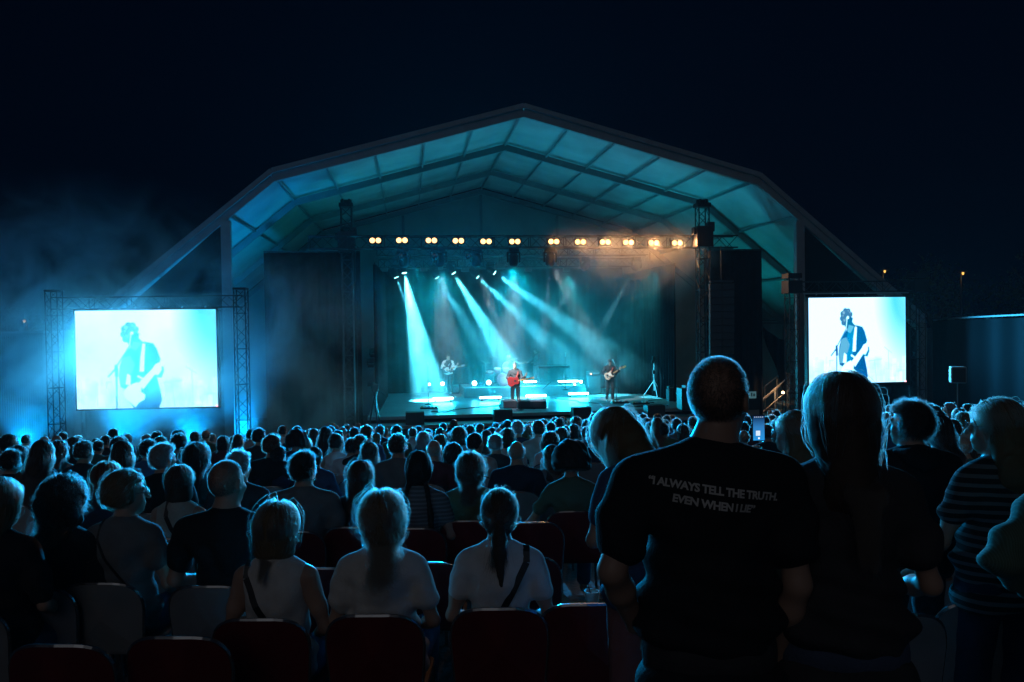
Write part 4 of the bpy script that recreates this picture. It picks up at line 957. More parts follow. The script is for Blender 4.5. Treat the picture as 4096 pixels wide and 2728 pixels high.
def strands(J, style, N, rad, color, seed=0, vol=1.0, length=None, npt=12):
    rg = np.random.default_rng(seed); R = J['R']
    n = rg.normal(size=(N*3, 3)); n /= np.linalg.norm(n, axis=1)[:, None]
    low = dict(long=-.65, wavy=-.65, curly=-.75, bob=-.6, afro=-.75, short=-.8, buzz=-.8, balding=-.7, undercut=-.8, pony=-.7, bun=-.7, braids=-.7, cap=-.8, updo=-.7)[style]
    ok = ~((n[:, 1] > .25) & (n[:, 2] < .42+.25*(n[:, 1]-.25))) & (n[:, 2] > low)
    if style in ('balding',): ok &= (n[:, 2] < .35)
    n = n[ok][:N]; N = len(n)
    r0 = np.array([.075, .095, .093]); c0 = np.array([0, -.012, .018])
    L = length or dict(long=.60, wavy=.50, curly=.20, bob=.20, afro=.085, short=.035, buzz=.007, balding=.018, undercut=.03, pony=.15, bun=.13, braids=.16, cap=.03, updo=.13)[style]
    L = L*rg.uniform(.75, 1.1, N); P = np.zeros((N, npt, 3)); p = c0+n*r0; P[:, 0] = p
    d = n.copy(); st = (L/(npt-1))[:, None]
    off = rg.uniform(.0, 1, N)**1.5*dict(long=.022, wavy=.035, curly=.05, bob=.03, afro=.09, short=.014, buzz=.0, balding=.0, undercut=.012, pony=.012, bun=.012, braids=.012, cap=.01, updo=.02)[style]*vol+.006
    gd = R.T @ np.array([0, 0, -1.0]); g = gd+np.array([0, -.35, 0]); tgt = None
    if style in ('pony', 'bun', 'braids', 'updo'): tgt = {'pony': np.array([0, -.10, -.02]), 'bun': np.array([0, -.075, .095]), 'updo': np.array([0, -.10, -.06])}.get(style)
    stray = rg.random(N) < .014; off = np.where(stray, off*1.6+.006, off)
    jit = rg.normal(size=(N, 3))*np.where(stray, 1.8, 1.0)[:, None]*dict(long=.10, wavy=.22, curly=.5, bob=.16, afro=.5, short=.45, buzz=.3, balding=.4, undercut=.4, pony=.10, bun=.10, braids=.1, cap=.3, updo=.35)[style]
    for i in range(1, npt):
        if style == 'afro' : dd = n*1.0+jit*.6+rg.normal(size=(N, 3))*.9
        elif style in ('buzz', 'balding'): dd = n+np.array([0, -.4, -.3])+jit
        elif style in ('short', 'undercut', 'cap'): dd = n*.55+np.array([0, .1, -.35])+jit*.8+np.cross(n, [0, 0, 1.])*.35
        elif tgt is not None: dd = (tgt-p); dd /= np.linalg.norm(dd, axis=1)[:, None]+1e-6; dd = dd+jit*.4
        elif style == 'braids': dd = np.stack([np.sign(n[:, 0])*.055-p[:, 0], -.06-p[:, 1], -.10-p[:, 2]], 1); dd /= np.linalg.norm(dd, axis=1)[:, None]+1e-6; dd += jit*.3
        else:
            q = p/r0; on = np.linalg.norm(q, axis=1)[:, None]; nn = q/on; nn /= np.linalg.norm(nn, axis=1)[:, None]
            side = np.stack([np.sign(n[:, 0])*.25, np.zeros(N), np.zeros(N)], 1) if i < npt*.35 else 0
            gg = (g+side) if i < npt*.5 else gd; tg = gg-nn*(nn@ (gg if np.ndim(gg) == 1 else gg[0]))[:, None] if np.ndim(gg) == 1 else gg-nn*np.sum(nn*gg, 1)[:, None]
            dd = tg/(np.linalg.norm(tg, axis=1)[:, None]+1e-6)*1.0+jit*.35
            if style in ('curly',): dd += rg.normal(size=(N, 3))*.55
            if style in ('wavy',): dd += rg.normal(size=(N, 3))*.28
        d = d*.35+dd*.65; d /= np.linalg.norm(d, axis=1)[:, None]+1e-9; p = p+d*st
        q = (p-c0)/(r0+off[:, None]*(.35 if style in ('short', 'buzz', 'balding', 'undercut', 'cap') else 1)); on = np.linalg.norm(q, axis=1)[:, None]
        if style in ('long', 'wavy', 'curly', 'bob', 'pony', 'bun', 'braids', 'updo'):
            hi_ = p[:, 2:3] > (-.055 if style in ('long', 'bob', 'wavy') else -.03); hi_ = hi_ | (style in ('pony', 'bun', 'updo', 'braids'))
            p = np.where(hi_ | (on < 1), c0+q/on*(r0+off[:, None]), p)
        elif style not in ('afro', 'buzz', 'balding'): p = np.where(on < 1, c0+q/on*(r0+off[:, None]), p)
        else: p = np.where(on < .98, c0+q/on*r0, p)
        if style in ('long', 'wavy', 'curly', 'bob'):
            w = p.copy(); lowm = w[:, 2] < -.10; back = (w[:, 1] < .02) & lowm & (gd[2] < -.9); yb = -(.070+rg.uniform(0, .02, N)+1.25*np.clip(-.115-p[:, 2], 0, .085)+.10*np.clip(-.20-p[:, 2], 0, .3)); p[:, 1] = np.where(back & (p[:, 1] > yb), yb, p[:, 1])
        P[:, i] = p
    if style in ('wavy', 'curly'):
        ph = rg.uniform(0, 6.28, (N, 1)); s_ = np.linspace(0, 1, npt)[None]; am = (.010 if style == 'wavy' else .009)*np.minimum(1, s_*3); fr = rg.uniform(2.5, 4, (N, 1)) if style == 'wavy' else rg.uniform(4, 6, (N, 1))
        P[..., 0] += am*np.cos(ph+s_*fr*6.28); P[..., 1] += am*np.sin(ph+s_*fr*6.28)
    # strands gather into locks
    if style not in ('buzz', 'balding'):
        K = max(8, N//22); ci = rg.integers(0, N, K); cl = np.concatenate([np.argmax(n[i:i+4000] @ n[ci].T, axis=1) for i in range(0, N, 4000)])
        w_ = (np.linspace(0, 1, npt)**1.2)[None, :, None]*np.where(stray, 0, .5)[:, None, None]
        if style == 'afro': w_ = w_*.5
        P = P*(1-w_)+(P[ci[cl]]+(P[:, :1]-P[ci[cl], :1])*.35)*w_
        ph2 = rg.uniform(0, 6.28, 3); s2 = np.linspace(0, 1, npt)[None]**1.5; A_ = dict(wavy=.024, curly=.016, long=.010, bob=.006).get(style, .003)
        P[..., 0] += A_*s2*np.sin(P[..., 2]*38+n[:, :1]*9+ph2[0]); P[..., 1] += A_*.6*s2*np.sin(P[..., 2]*31+n[:, 1:2]*8+ph2[1])
    if style in ('long', 'wavy'): P[..., 0] *= 1+(.75 if vol > 1.3 or style == 'wavy' else .35)*np.clip((-P[..., 2]-.12)/.16, 0, 1)
    # pony tail / braid tails
    if style == 'pony':
        M = N//5; ks = np.linspace(0, 1, npt)[None, :, None]; a = np.array([0, -.10, -.02]); e = rg.normal(size=(M, 3))*[.030, .014, .03]+[0, -.11, -.30]
        mid = np.array([0, -.16, -.10])+rg.normal(size=(M, 3))*[.022, .014, .02]
        T_ = (1-ks)**2*a+2*ks*(1-ks)*mid[:, None]+ks**2*e[:, None]; P = np.concatenate([P, T_])
    if color is None: color = 'dark'
    W_ = J['head']+P @ R.T
    cu = bpy.data.hair_curves.new('hair_strands'); cu.add_curves([npt]*len(W_)); cu.points.foreach_set('position', W_.astype(np.float32).ravel())
    ra = np.linspace(1, .35, npt)[None]*rad*np.ones((len(W_), 1))
    at_ = cu.attributes.get('radius') or cu.attributes.new('radius', 'FLOAT', 'POINT'); at_.data.foreach_set('value', ra.astype(np.float32).ravel())
    cu.materials.append(HM[color]); return cu
KITS = {}
def make_person(J, style, color, top, bottom, res=.012, sleeve=.5, seed=0, N=2500, rad=.0007, vol=1, skin=None, hem=-.06, loose=0, legs=1.0, hands=True, length=None, wide_neck=0, infl=.014, hairN=None, npt=12):
    """first copy of a figure: body is the object, hair and clothes are its children"""
    V, Q = body_sdf(J, hands=hands).mesh(res); me = np_mesh('person', V, Q, skin or SKIN); o = obj('person', me)
    V, Q = shirt_mesh(J, max(res, .012), sleeve=sleeve, seed=seed, hem=hem, loose=loose, wide_neck=wide_neck, infl=infl); obj('shirt', np_mesh('shirt', V, Q, CL[top]), o)
    V, Q = trousers_mesh(J, max(res, .016), legs); obj('trousers', np_mesh('trousers', V, Q, CL[bottom]), o)
    h = hair_shell(J, style, max(res*.8, .008), seed, vol)
    if h is not None and len(h[1]): hp = obj('hair', np_mesh('hair', h[0], h[1], HS[color]), o)
    else: hp = None
    if N: obj('hair_strands' if hp else 'hair', strands(J, style, N, rad, color, seed, vol, length, npt), hp or o)
    return o
def recolor(o, top=None, bottom=None, hair=None):
    def setm(x, m): 
        x.material_slots[0].link = 'OBJECT'; x.material_slots[0].material = m
    for c in o.children:
        n = c.name.split('.')[0]
        if n == 'shirt' and top: setm(c, CL[top])
        if n == 'trousers' and bottom: setm(c, CL[bottom])
        if n == 'hair' and hair:
            if c.type == 'MESH':
                setm(c, HS[hair])
                for g_ in c.children: setm(g_, HM[hair])
            else: setm(c, HM[hair])
def strap(o, J, a, b_, w=.035, mt=None, name='bag_strap', off=.02):
    from mathutils.bvhtree import BVHTree
    sh = [c for c in o.children if c.name.startswith('shirt')][0]; bv = BVHTree.FromPolygons([v.co.copy() for v in sh.data.vertices], [tuple(p.vertices) for p in sh.data.polygons])
    """flat strap across the back, from shoulder a=(x,z) to b=(x,z) relative to the pelvis"""
    bb = MB(); n = 16; pts = []
    for i in range(n+1):
        t = i/n; x = a[0]+(b_[0]-a[0])*t; z = a[1]+(b_[1]-a[1])*t
        rx = .17+off; k = max(0, 1-(x/rx)**2)**.5
        ctr = J['pel']+np.array([0, 0, z]); y = ctr[1]-(.085+off+.035*k)-(.0) + (0.03 if z > .45 else 0) + (.02*math.sin(3.1*z/.5)*0)
        h = bv.ray_cast(Vector((x, -1, ctr[2])), Vector((0, 1, 0))); y = (h[0].y-.004) if h[0] else (pts[-1][1] if pts else y)
        pts.append(np.array([x, y, ctr[2]]))
    h = bv.ray_cast(Vector((a[0], -.035, 2.2)), Vector((0, 0, -1))); h2 = bv.ray_cast(Vector((a[0], -.075, 2.2)), Vector((0, 0, -1)))
    if h[0] and h2[0]: pts = [np.array(h[0])+[0, .0, .005], np.array(h2[0])+[0, -.002, .005]]+[p_ for p_ in pts if p_[2] < h2[0].z-.005]
    for p, q in zip(pts[:-1], pts[1:]): bb.beam(p, q, w, .006, upv=(0, 1, 0))
    return bb.build(name, mt or blkp, o)
# ------------------------------------------------------------------ chairs
def chair_proto(col, label):
    o = thing('chair', label, 'chair', Matrix.Identity(4), 'rows of stacking chairs')
    def rr(w, h, r, n=6):
        P = []
        for cx_, cz, a0 in ((w/2-r, h-r, 0), (-w/2+r, h-r, 90)):
            for i in range(n+1): an = math.radians(a0+90*i/n); P.append((cx_+r*math.cos(an), cz+r*math.sin(an)))
        return P+[(-w/2+.02, 0), (w/2-.02, 0)]
    P = [((.2175*(1 if math.cos(t) > 0 else -1)*abs(math.cos(t))**.6), .24+.16*abs(math.sin(t))**.78) for t in [math.pi*i/18 for i in range(19)]]+[(-.2, 0), (.2, 0)]
    M = Matrix.Translation((0, -.215, .455)) @ Matrix.Rotation(math.radians(7), 4, 'X')
    bb = MB(); n = len(P); cv = lambda x: -.035*(1-(x/.22)**2)
    bb.add([M @ Vector((x, -.012+cv(x), z)) for x, z in P]+[M @ Vector((x, .016+cv(x), z)) for x, z in P], [])
    ca = len(bb.v); bb.v += [tuple(M @ Vector((0, -.014+cv(0), .2))), tuple(M @ Vector((0, .014+cv(0), .2)))]
    for i in range(n): j = (i+1) % n; bb.f += [(i, j, ca), (j+n, i+n, ca+1), (i, i+n, j+n, j)]
    bb.build('backrest', col, o)
    rim = MB().path([M @ Vector((x, cv(x), z)) for x, z in (P[-1:]+P[:-1])], .011, 6); rim.build('back_frame', mat('chair_tube', (.30, .30, .31), .25, .85), o)
    sp = MB(); S_ = []
    bevel(MB().box((0, 0, .445), (.43, .42, .045)).build('seat', col, o), .02, 3)
    for s in (-1, 1):
        MB().path([(s*.20, .19, .43), (s*.215, .22, 0)], .011).build('leg', MATS['chair_tube'], o); MB().path([(s*.20, -.20, .47), (s*.215, -.26, 0)], .011).build('leg', MATS['chair_tube'], o)
    return o
CHM = dict(red=mat('chair_red', (.13, .010, .012), .42, noise=(.2, 6)), grey=mat('chair_grey', (.20, .20, .205), .5, noise=(.1, 5)), pale=mat('chair_pale', (.36, .36, .35), .5, noise=(.1, 5)))
CHP = {}; FRC = {}
def add_chair(x, y, rz, col, label):
    g = ground(x, y)
    if col not in CHP: o = CHP[col] = chair_proto(CHM[col], label)
    else: o = copy_tree(CHP[col])
    o.matrix_world = T(x, y, g, rz); o['label'] = label
    return o
# ------------------------------------------------------------------ where things stand, in words
LM = [(60, 'at the left edge'), (200, 'left of the left screen'), (330, 'under the left screen\'s left corner'), (460, 'under the left screen guitarist'), (590, 'under the middle of the left screen'), (720, 'right of the left screen guitarist'), (860, 'under the left screen\'s right corner'), (980, 'right of the left screen'), (1100, 'under the left black panel\'s edge'), (1230, 'under the left black panel'), (1340, 'under the left lamp truss tower'), (1430, 'left of the television camera'), (1510, 'below the television camera'), (1590, 'left of the first stage-lip speaker'), (1660, 'below the first stage-lip speaker'), (1740, 'below the lone microphone stand'), (1820, 'below the bassist'), (1900, 'left of the second stage-lip speaker'), (1985, 'below the second stage-lip speaker'), (2070, 'below the singer'), (2150, 'below the floor monitors'), (2220, 'left of the third stage-lip speaker'), (2300, 'below the third stage-lip speaker'), (2380, 'below the orange-lit amplifier'), (2450, 'below the guitarist'), (2530, 'right of the guitarist'), (2610, 'below the last stage-lip speaker'), (2700, 'below the grey equipment box'), (2780, 'left of the tall man'), (2980, 'right of the tall man\'s head'), (3060, 'beside the raised phone'), (3150, 'behind the raised phone'), (3560, 'right of the long-haired woman'), (3700, 'below the right screen truss'), (3790, 'under the pole speaker'), (3870, 'right of the pole speaker'), (3950, 'left of the striped woman'), (4090, 'at the right edge')]
def where(px): return min(LM, key=lambda q: abs(q[0]-px))[1]
def deep(d): return 'third row' if d < 7 else 'near rows' if d < 9 else 'middle rows' if d < 13 else 'far rows' if d < 19 else 'front rows'
HP = dict(short='short {c} hair', bob='bobbed {c} hair', long='long straight {c} hair', wavy='wavy {c} hair', curly='bushy curly {c} hair', afro='round curly {c} hair', pony='{c} ponytail', bun='{c} top bun', braids='two {c} braids', buzz='cropped {c} hair', balding='bald crown', undercut='{c} undercut', cap='{c} cap-like hair', updo='{c} pinned-up hair')
ALL = []
def wlabel(style, col, top, px, d, pre='seated person'):
    return '%s, %s, %s top, %s %s' % (pre, HP[style].format(c=col), {'rose': 'pink', 'denim': 'denim'}.get(top, top), deep(d), where(px))
def face_rot(x, y, k=.6): return math.atan2(x-0.5, 34-y)*k
def place(o, px, py, d, top_h, rot=None, lim=(.90, 1.10)):
    p = at(px, py, d); g = ground(p.x, p.y); s = (p.z-g)/top_h; s = max(lim[0], min(lim[1], s))
    o.matrix_world = T(p.x, p.y, g, face_rot(p.x, p.y) if rot is None else rot) @ Matrix.Scale(s, 4)
    return p, s
SITTOP = 1.328; STTOP = 1.748
def near(px, py, d, style, color, top, bottom='denim', sex='f', yaw=0, pitch=0, roll=0, lean=-.03, pose='sit', label='', rot=None, chair=None, chlab='', **k):
    lim = k.pop('lim', (.9, 1.1)); arms = k.pop('arms', None); sh = k.pop('shoulder', None); hx = k.pop('hx', 0)
    J = skel(pose, sex, yaw, pitch, lean, roll, arms, shoulder=sh, hx=hx)
    o = make_person(J, style, color, top, bottom, seed=abs(int(px)), **k)
    th = (J['head'][2]+.115) if k.get('vol', 1) <= 1 else J['head'][2]+.13
    p, s = place(o, px, py, d, th, rot, lim)
    tag(o, label, 'person', 'people in the audience')
    if chair: add_chair(p.x, p.y, o.rotation_euler.z if False else (face_rot(p.x, p.y) if rot is None else rot), chair, chlab)
    ALL.append((px, d)); o['_j'] = 0; del o['_j']
    return o, J
PI = math.pi
# ---- the three women in the nearest row
o, J = near(1105, 2018, 3.95, 'bob', 'blonde', 'white', label='woman with straight bobbed blonde hair, white sleeveless top and black bag strap', sleeve=-.5, yaw=-.15, roll=.06, res=.010, N=9000, rad=.0005, chair='red', chlab='dark red chair of the woman in the white sleeveless top', length=.255, npt=14)
strap(o, J, (-.12, .47), (.12, -.02), .030)
o, J = near(1530, 1975, 3.95, 'wavy', 'blonde', 'white', label='woman with unruly wavy blonde hair and pale short-sleeved t-shirt', sleeve=.55, yaw=.1, roll=-.08, res=.010, N=9000, rad=.0005, chair='red', chlab='dark red chair of the woman with unruly wavy hair', length=.38, loose=.02, npt=20, lean=-.05)
o, J = near(1995, 1962, 4.0, 'pony', 'brown', 'white', label='woman with low brown ponytail, white t-shirt and diagonal dark bag strap', sleeve=.5, yaw=.05, roll=.05, res=.010, N=9000, rad=.0005, chair='red', chlab='dark red chair of the woman with the low ponytail', npt=14)
strap(o, J, (.13, .48), (-.13, -.02), .032)
# ---- second row, left
near(250, 1925, 4.7, 'curly', 'dark', 'black', label='woman with big frizzy dark hair and black top in the second row', res=.011, N=7500, rad=.00055, chair='grey', chlab='grey chair of the woman with big frizzy hair', yaw=-.1, length=.24, sleeve=.9)
o, J = near(500, 1890, 4.75, 'updo', 'blonde', 'grey', label='woman with glasses looking right, pinned-up blonde hair, grey t-shirt', yaw=-.95, res=.010, N=7500, rad=.00055, chair='grey', chlab='grey chair of the woman with glasses and grey t-shirt', length=.16)
R4 = Matrix([list(r) for r in J['R']]).to_4x4(); gl_ = MB()
for s in (-1, 1):
    c0 = Vector(hd(J, s*.032, .108, .0)); pts = [Vector(hd(J, s*.032+.024*math.cos(a*.6283), .108, .0+.020*math.sin(a*.6283))) for a in range(11)]; gl_.path(pts, .0016, 5); gl_.tube(Vector(hd(J, s*.055, .106, .005)), Vector(hd(J, s*.078, .0, .0)), .0015, 5)
gl_.tube(Vector(hd(J, -.008, .109, 0)), Vector(hd(J, .008, .109, 0)), .0015, 5); gl_.build('glasses', mat('spectacle', (.3, .32, .33), .2, .6), o)
strap(o, J, (-.1, .46), (.12, .1), .012)
near(905, 1840, 4.6, 'buzz', 'dark', 'black', sex='m', label='man with cropped hair and black polo shirt in the second row', yaw=-.35, res=.010, N=6000, rad=.0007, chair='grey', chlab='grey chair of the cropped-haired man in black', sleeve=.6, shoulder=.195, vol=1)
near(-12, 1915, 4.3, 'long', 'blonde', 'black', label='woman with long blonde hair cut off by the left edge, second row', res=.012, N=7000, rad=.0005, chair='grey', chlab='grey chair at the left edge of the second row', sleeve=.8, yaw=-.2)
# ---- third row and a little beyond
o, J = near(425, 1856, 6.2, 'bob', 'red', 'navy', label='woman with reddish bob between the frizzy hair and the glasses', res=.013, N=4500, rad=.0006, chair='pale', chlab='pale chair of the woman with the reddish bob')
o, J = near(717, 1868, 6.0, 'bob', 'brown', 'cream', label='woman with short tousled brown hair, cream top and bag strap', res=.012, N=4500, rad=.0006, length=.13, sleeve=-.5, chair='pale', chlab='pale chair of the woman with tousled brown hair', vol=.8)
strap(o, J, (-.05, .46), (.14, .15), .03)
near(1214, 1812, 6.1, 'short', 'dark', 'grey', sex='m', label='man with short dark hair and light grey collared shirt, looking slightly right', yaw=-.3, res=.012, N=3500, rad=.001, sleeve=.6, shoulder=.195, chair='red', chlab='dark chair of the man in the light grey shirt')
near(1440, 1848, 6.2, 'long', 'brown', 'black', label='woman with very long straight brown hair and black top', res=.012, N=4500, rad=.0006, chair='red', chlab='dark chair of the woman with very long straight hair', sleeve=.7)
near(1673, 1810, 6.05, 'braids', 'dark', 'striped_pale', label='woman with two dark braids and faintly striped t-shirt', res=.010, N=4500, rad=.0006, chair='red', chlab='dark chair of the woman with two braids', sleeve=.5, loose=.01)
near(1880, 1818, 6.3, 'wavy', 'brown', 'olive', label='woman with shoulder-length brown hair and dark olive top, third row', res=.012, N=4500, rad=.0006, chair='red', chlab='dark chair of the woman in the olive top', length=.30, sleeve=.7)
near(2066, 1763, 7.9, 'balding', 'grey', 'navy', sex='m', label='man with bald shiny crown and navy t-shirt below the singer', res=.013, N=1800, rad=.001, chair='grey', chlab='grey chair of the man with the bald crown', sleeve=.6, shoulder=.195)
near(2283, 1783, 6.6, 'afro', 'dark', 'green', label='person with large round curly hair and green t-shirt reaching out left', res=.012, N=8000, rad=.0006, chair='red', chlab='dark red chair of the person with round curly hair', sleeve=.55, vol=1.25, arms=dict(l=dict(e=(-.33, .02, .20), w=(-.48, .16, .05), f=(-.6, .6, -.2))))
near(955, 1808, 6.7, 'short', 'grey', 'charcoal', sex='m', label='grey-haired man half hidden behind the cropped-haired man', res=.014, N=1800, rad=.001, yaw=-.3, chair='grey', chlab='grey chair hidden behind the cropped-haired man')
near(652, 1780, 7.3, 'short', 'grey', 'black', sex='m', label='man with grey-brown hair and glasses looking right in the third row', res=.013, N=4500, rad=.0006, yaw=-.5, shoulder=.195, chair='pale', chlab='pale chair of the grey-haired man with glasses')
near(785, 1775, 7.9, 'wavy', 'dark', 'teal', label='woman with voluminous long dark hair and bare shoulders in a teal top', res=.014, N=2200, rad=.0012, sleeve=-.5, vol=1.3, chair='pale', chlab='pale chair of the woman with voluminous dark hair')
near(44, 1803, 8.4, 'short', 'dark', 'black', sex='m', label='broad man in black, near rows at the left edge', res=.014, N=1800, rad=.0011, shoulder=.2, chair='grey', chlab='grey chair of the broad man at the left edge')
# ---- standing figures on the right
armsA = dict(l=dict(e=(-.290, -.10, .23), w=(-.20, .06, .02), f=(.5, .55, -.55)), r=dict(e=(.245, -.04, .16), w=(.225, .08, -.08), f=(0, .25, -1)))
manA, JA = near(2822, 1432, 2.40, 'buzz', 'dark', 'black', 'charcoal', 'm', pose='stand', hx=.045, yaw=-.62, lean=-.02, label='tall man standing with cropped hair and black t-shirt printed with white lettering', rot=.03, res=.008, N=11000, rad=.00045, sleeve=.62, shoulder=.205, arms=armsA, loose=.028, hem=-.16, infl=.016, length=.012, legs=.55)
womB, JB = near(3362, 1492, 2.48, 'long', 'brown', 'charcoal', 'denim', pose='stand', yaw=.1, label='woman standing with long straight hair hiding part of the right screen', rot=-.10, res=.009, N=14000, rad=.00035, sleeve=.6, loose=.03, hem=-.15, vol=1.31, length=.60, npt=18, shoulder=.165, infl=.015, lim=(.9, 1.12), arms=dict(l=dict(e=(-.19, .02, .17), w=(-.14, .22, .10), f=(.5, .8, 0)), r=dict(e=(.25, -.03, .18), w=(.20, .20, .10), f=(-.5, .8, 0))))
womC, JC = near(2600, 1655, 3.35, 'long', 'blonde', 'blue', 'rose', pose='stand', yaw=.55, pitch=1.0, lean=.28, hx=-.10, label='woman with long blonde hair bending over her phone left of the tall man', rot=-.1, res=.010, N=9000, rad=.0005, sleeve=.6, length=.5, loose=.015, arms=dict(l=dict(e=(-.24, .06, .20), w=(-.10, .30, .28), f=(.4, .7, .4)), r=dict(e=(.24, .06, .20), w=(.08, .30, .26), f=(-.4, .7, .4))), vol=1.1)
womD, JD = near(3172, 1652, 4.6, 'long', 'blonde', 'black', pose='stand', yaw=1.0, label='woman with glasses and long hair holding up a phone, mostly hidden', rot=.1, res=.010, N=7000, rad=.0005, sleeve=.6, length=.42, arms=dict(l=dict(e=(-.27, .18, .28), w=(-.245, .33, .45), f=(0.1, .25, 1), pn=(0, 1, 0), curl=.9), r=dict(e=(.10, .25, .22), w=(-.08, .34, .45), f=(-.25, .2, 1), pn=(0, 1, 0), curl=.9)))
womE, JE = near(3640, 1603, 4.35, 'undercut', 'dark', 'black', 'charcoal', 'm', pose='stand', yaw=.75, label='person with short dark hair and dark hooded jacket right of the long-haired woman', rot=.05, res=.010, N=9000, rad=.0005, sleeve=1.9, loose=.03, infl=.025, hem=-.12, vol=1.2, shoulder=.19, length=.045)
womF, JF = near(3985, 1590, 3.55, 'long', 'blonde', 'striped', 'navy', pose='stand', yaw=1.05, label='woman with glasses and striped shirt standing in profile at the right', rot=.15, res=.009, N=9000, rad=.0005, sleeve=.5, length=.48, loose=.02, hem=-.12, arms=dict(l=dict(e=(-.25, .03, .17), w=(-.26, .20, .0), f=(0, .9, -.5))), vol=1.15)
womG, JG = near(4430, 1500, 2.7, 'long', 'brown', 'green', 'charcoal', pose='stand', yaw=.2, label='person in green knitted jumper, elbow out, cut off by the right edge', rot=.1, res=.010, N=1500, rad=.0008, sleeve=1.95, loose=.018, infl=.018, shoulder=.18, arms=dict(l=dict(e=(-.40, -.02, .20), w=(-.17, .14, .06), f=(.8, .5, -.2))))
for o, J in ((womD, JD), (womF, JF)):
    gl_ = MB()
    for s in (-1, 1):
        gl_.path([Vector(hd(J, s*.032+.024*math.cos(a*.6283), .110, .0+.020*math.sin(a*.6283))) for a in range(11)], .0018, 5); gl_.tube(Vector(hd(J, s*.055, .106, .005)), Vector(hd(J, s*.078, .0, .0)), .0016, 5)
    gl_.tube(Vector(hd(J, -.008, .112, 0)), Vector(hd(J, .008, .112, 0)), .0016, 5); gl_.build('glasses', mat('spectacle'), o)
# hood of the jacket
q = JE['nk0']; S = SDF(); S.path([q+[-.10, -.02, .03], q+[-.06, -.085, .02], q+[0, -.105, .0], q+[.06, -.085, .02], q+[.10, -.02, .03]], [.035, .045, .05, .045, .035], k=.03)
V, Q = S.mesh(.010, noise=.006, nscale=30); obj('hood', np_mesh('hood', V, Q, CL['black']), womE)
# collar of striped shirt pocket patch / plaid sleeve kept as second material: cuff band
# lettering on the black t-shirt
from mathutils.bvhtree import BVHTree
bpy.context.view_layer.update()
sh_ = [c for c in manA.children if c.name.startswith('shirt')][0]
bv = BVHTree.FromPolygons([v.co.copy() for v in sh_.data.vertices], [tuple(p.vertices) for p in sh_.data.polygons])
inkm = mat('print_ink', (.62, .60, .57), .7)
def shirt_text(body, size, cx_, cz, rot_):
    cu = bpy.data.curves.new('t', 'FONT'); cu.body = body; cu.size = size; cu.align_x = 'CENTER'; cu.offset = size*.040; cu.resolution_u = 3; cu.space_character = .93
    to = bpy.data.objects.new('t', cu); C.objects.link(to); bpy.context.view_layer.update()
    me = bpy.data.meshes.new_from_object(to.evaluated_get(bpy.context.evaluated_depsgraph_get())); bpy.data.objects.remove(to)
    bm = bmesh.new(); bm.from_mesh(me); bmesh.ops.triangulate(bm, faces=bm.faces); 
    for _ in range(2):
        lg_ = [e for e in bm.edges if e.calc_length() > size*.35]
        if lg_: bmesh.ops.subdivide_edges(bm, edges=lg_, cuts=1); bmesh.ops.triangulate(bm, faces=bm.faces)
    c_, s_ = math.cos(rot_), math.sin(rot_)
    for v in bm.verts:
        x, z = v.co.x, v.co.y; X_ = cx_+x*c_-z*s_; Z_ = cz+x*s_+z*c_
        h = bv.ray_cast(Vector((X_, -1, Z_)), Vector((0, 1, 0))); v.co = Vector((X_, (h[0].y if h[0] else -.2)-.0025, Z_))
    bm.to_mesh(me); me.materials.clear(); me.materials.append(inkm); return obj('lettering', me, sh_)
cz = JA['pel'][2]
shirt_text('\u201cI ALWAYS TELL THE TRUTH.', .0295, -.010, cz+.440, -.155); shirt_text('EVEN WHEN I LIE\u201d', .0295, -.014, cz+.402, -.155)
# phone held up, and phone looked at
def phone(M, label, lit, g=None):
    o = thing('phone', label, 'phone', M, g); bevel(MB().box((0, 0, 0), (.075, .009, .155)).build('case', blkp, o), .004)
    m = bpy.data.materials.new('phone_screen'); m.use_nodes = True; n = m.node_tree.nodes; l = m.node_tree.links; n.clear()
    tc = n.new('ShaderNodeTexCoord'); sp = n.new('ShaderNodeSeparateXYZ'); r = n.new('ShaderNodeValToRGB'); e = n.new('ShaderNodeEmission'); oo = n.new('ShaderNodeOutputMaterial'); mr = n.new('ShaderNodeMapRange')
    mr.inputs[1].default_value = -.07; mr.inputs[2].default_value = .07; l.new(tc.outputs['Object'], sp.inputs[0]); l.new(sp.outputs['Z'], mr.inputs[0]); l.new(mr.outputs[0], r.inputs[0])
    r.color_ramp.elements[0].color = (.02, .30, .75, 1); r.color_ramp.elements[1].color = (.005, .02, .08, 1); r.color_ramp.elements.new(.55).color = (.03, .2, .5, 1)
    l.new(r.outputs[0], e.inputs[0]); e.inputs[1].default_value = lit; l.new(e.outputs[0], oo.inputs[0])
    s_ = MB().box((0, -.0052, 0), (.068, .001, .146)).build('display', m, o)
    MB().box((-.005, -.006, -.030), (.026, .001, .030)).build('viewfinder_box', emat('pv', (.7, .85, 1), 1.0), s_)
    MB().lathe([(0, 0), (.006, 0)], 12, Matrix.Translation((0, -.0062, -.060)) @ Matrix.Rotation(PI/2, 4, 'X')).build('shutter_button', emat('pw', (.8, .9, 1), 1.2), s_)
    ic = MB()
    for k in range(5): ic.box((-.024+k*.012, -.006, .066), (.004, .001, .004))
    ic.build('icons', MATS['pw'], s_); return o
bpy.context.view_layer.update()
wl = womD.matrix_world @ Vector(JD['wrl']); wr_ = womD.matrix_world @ Vector(JD['wrr']); pc = at(3034, 1712, (wl.y+wr_.y)/2+.02)
phone(T(pc.x, pc.y, pc.z, .05), 'raised phone with a bright blue screen filming the stage', 1.0)
wl = womC.matrix_world @ Vector((0, .40, cz+.33)); phone(Matrix.Translation((wl.x-.02, wl.y-.02, wl.z)) @ Matrix.Rotation(-.7, 4, 'X'), 'phone held by the woman bending her head', .5)
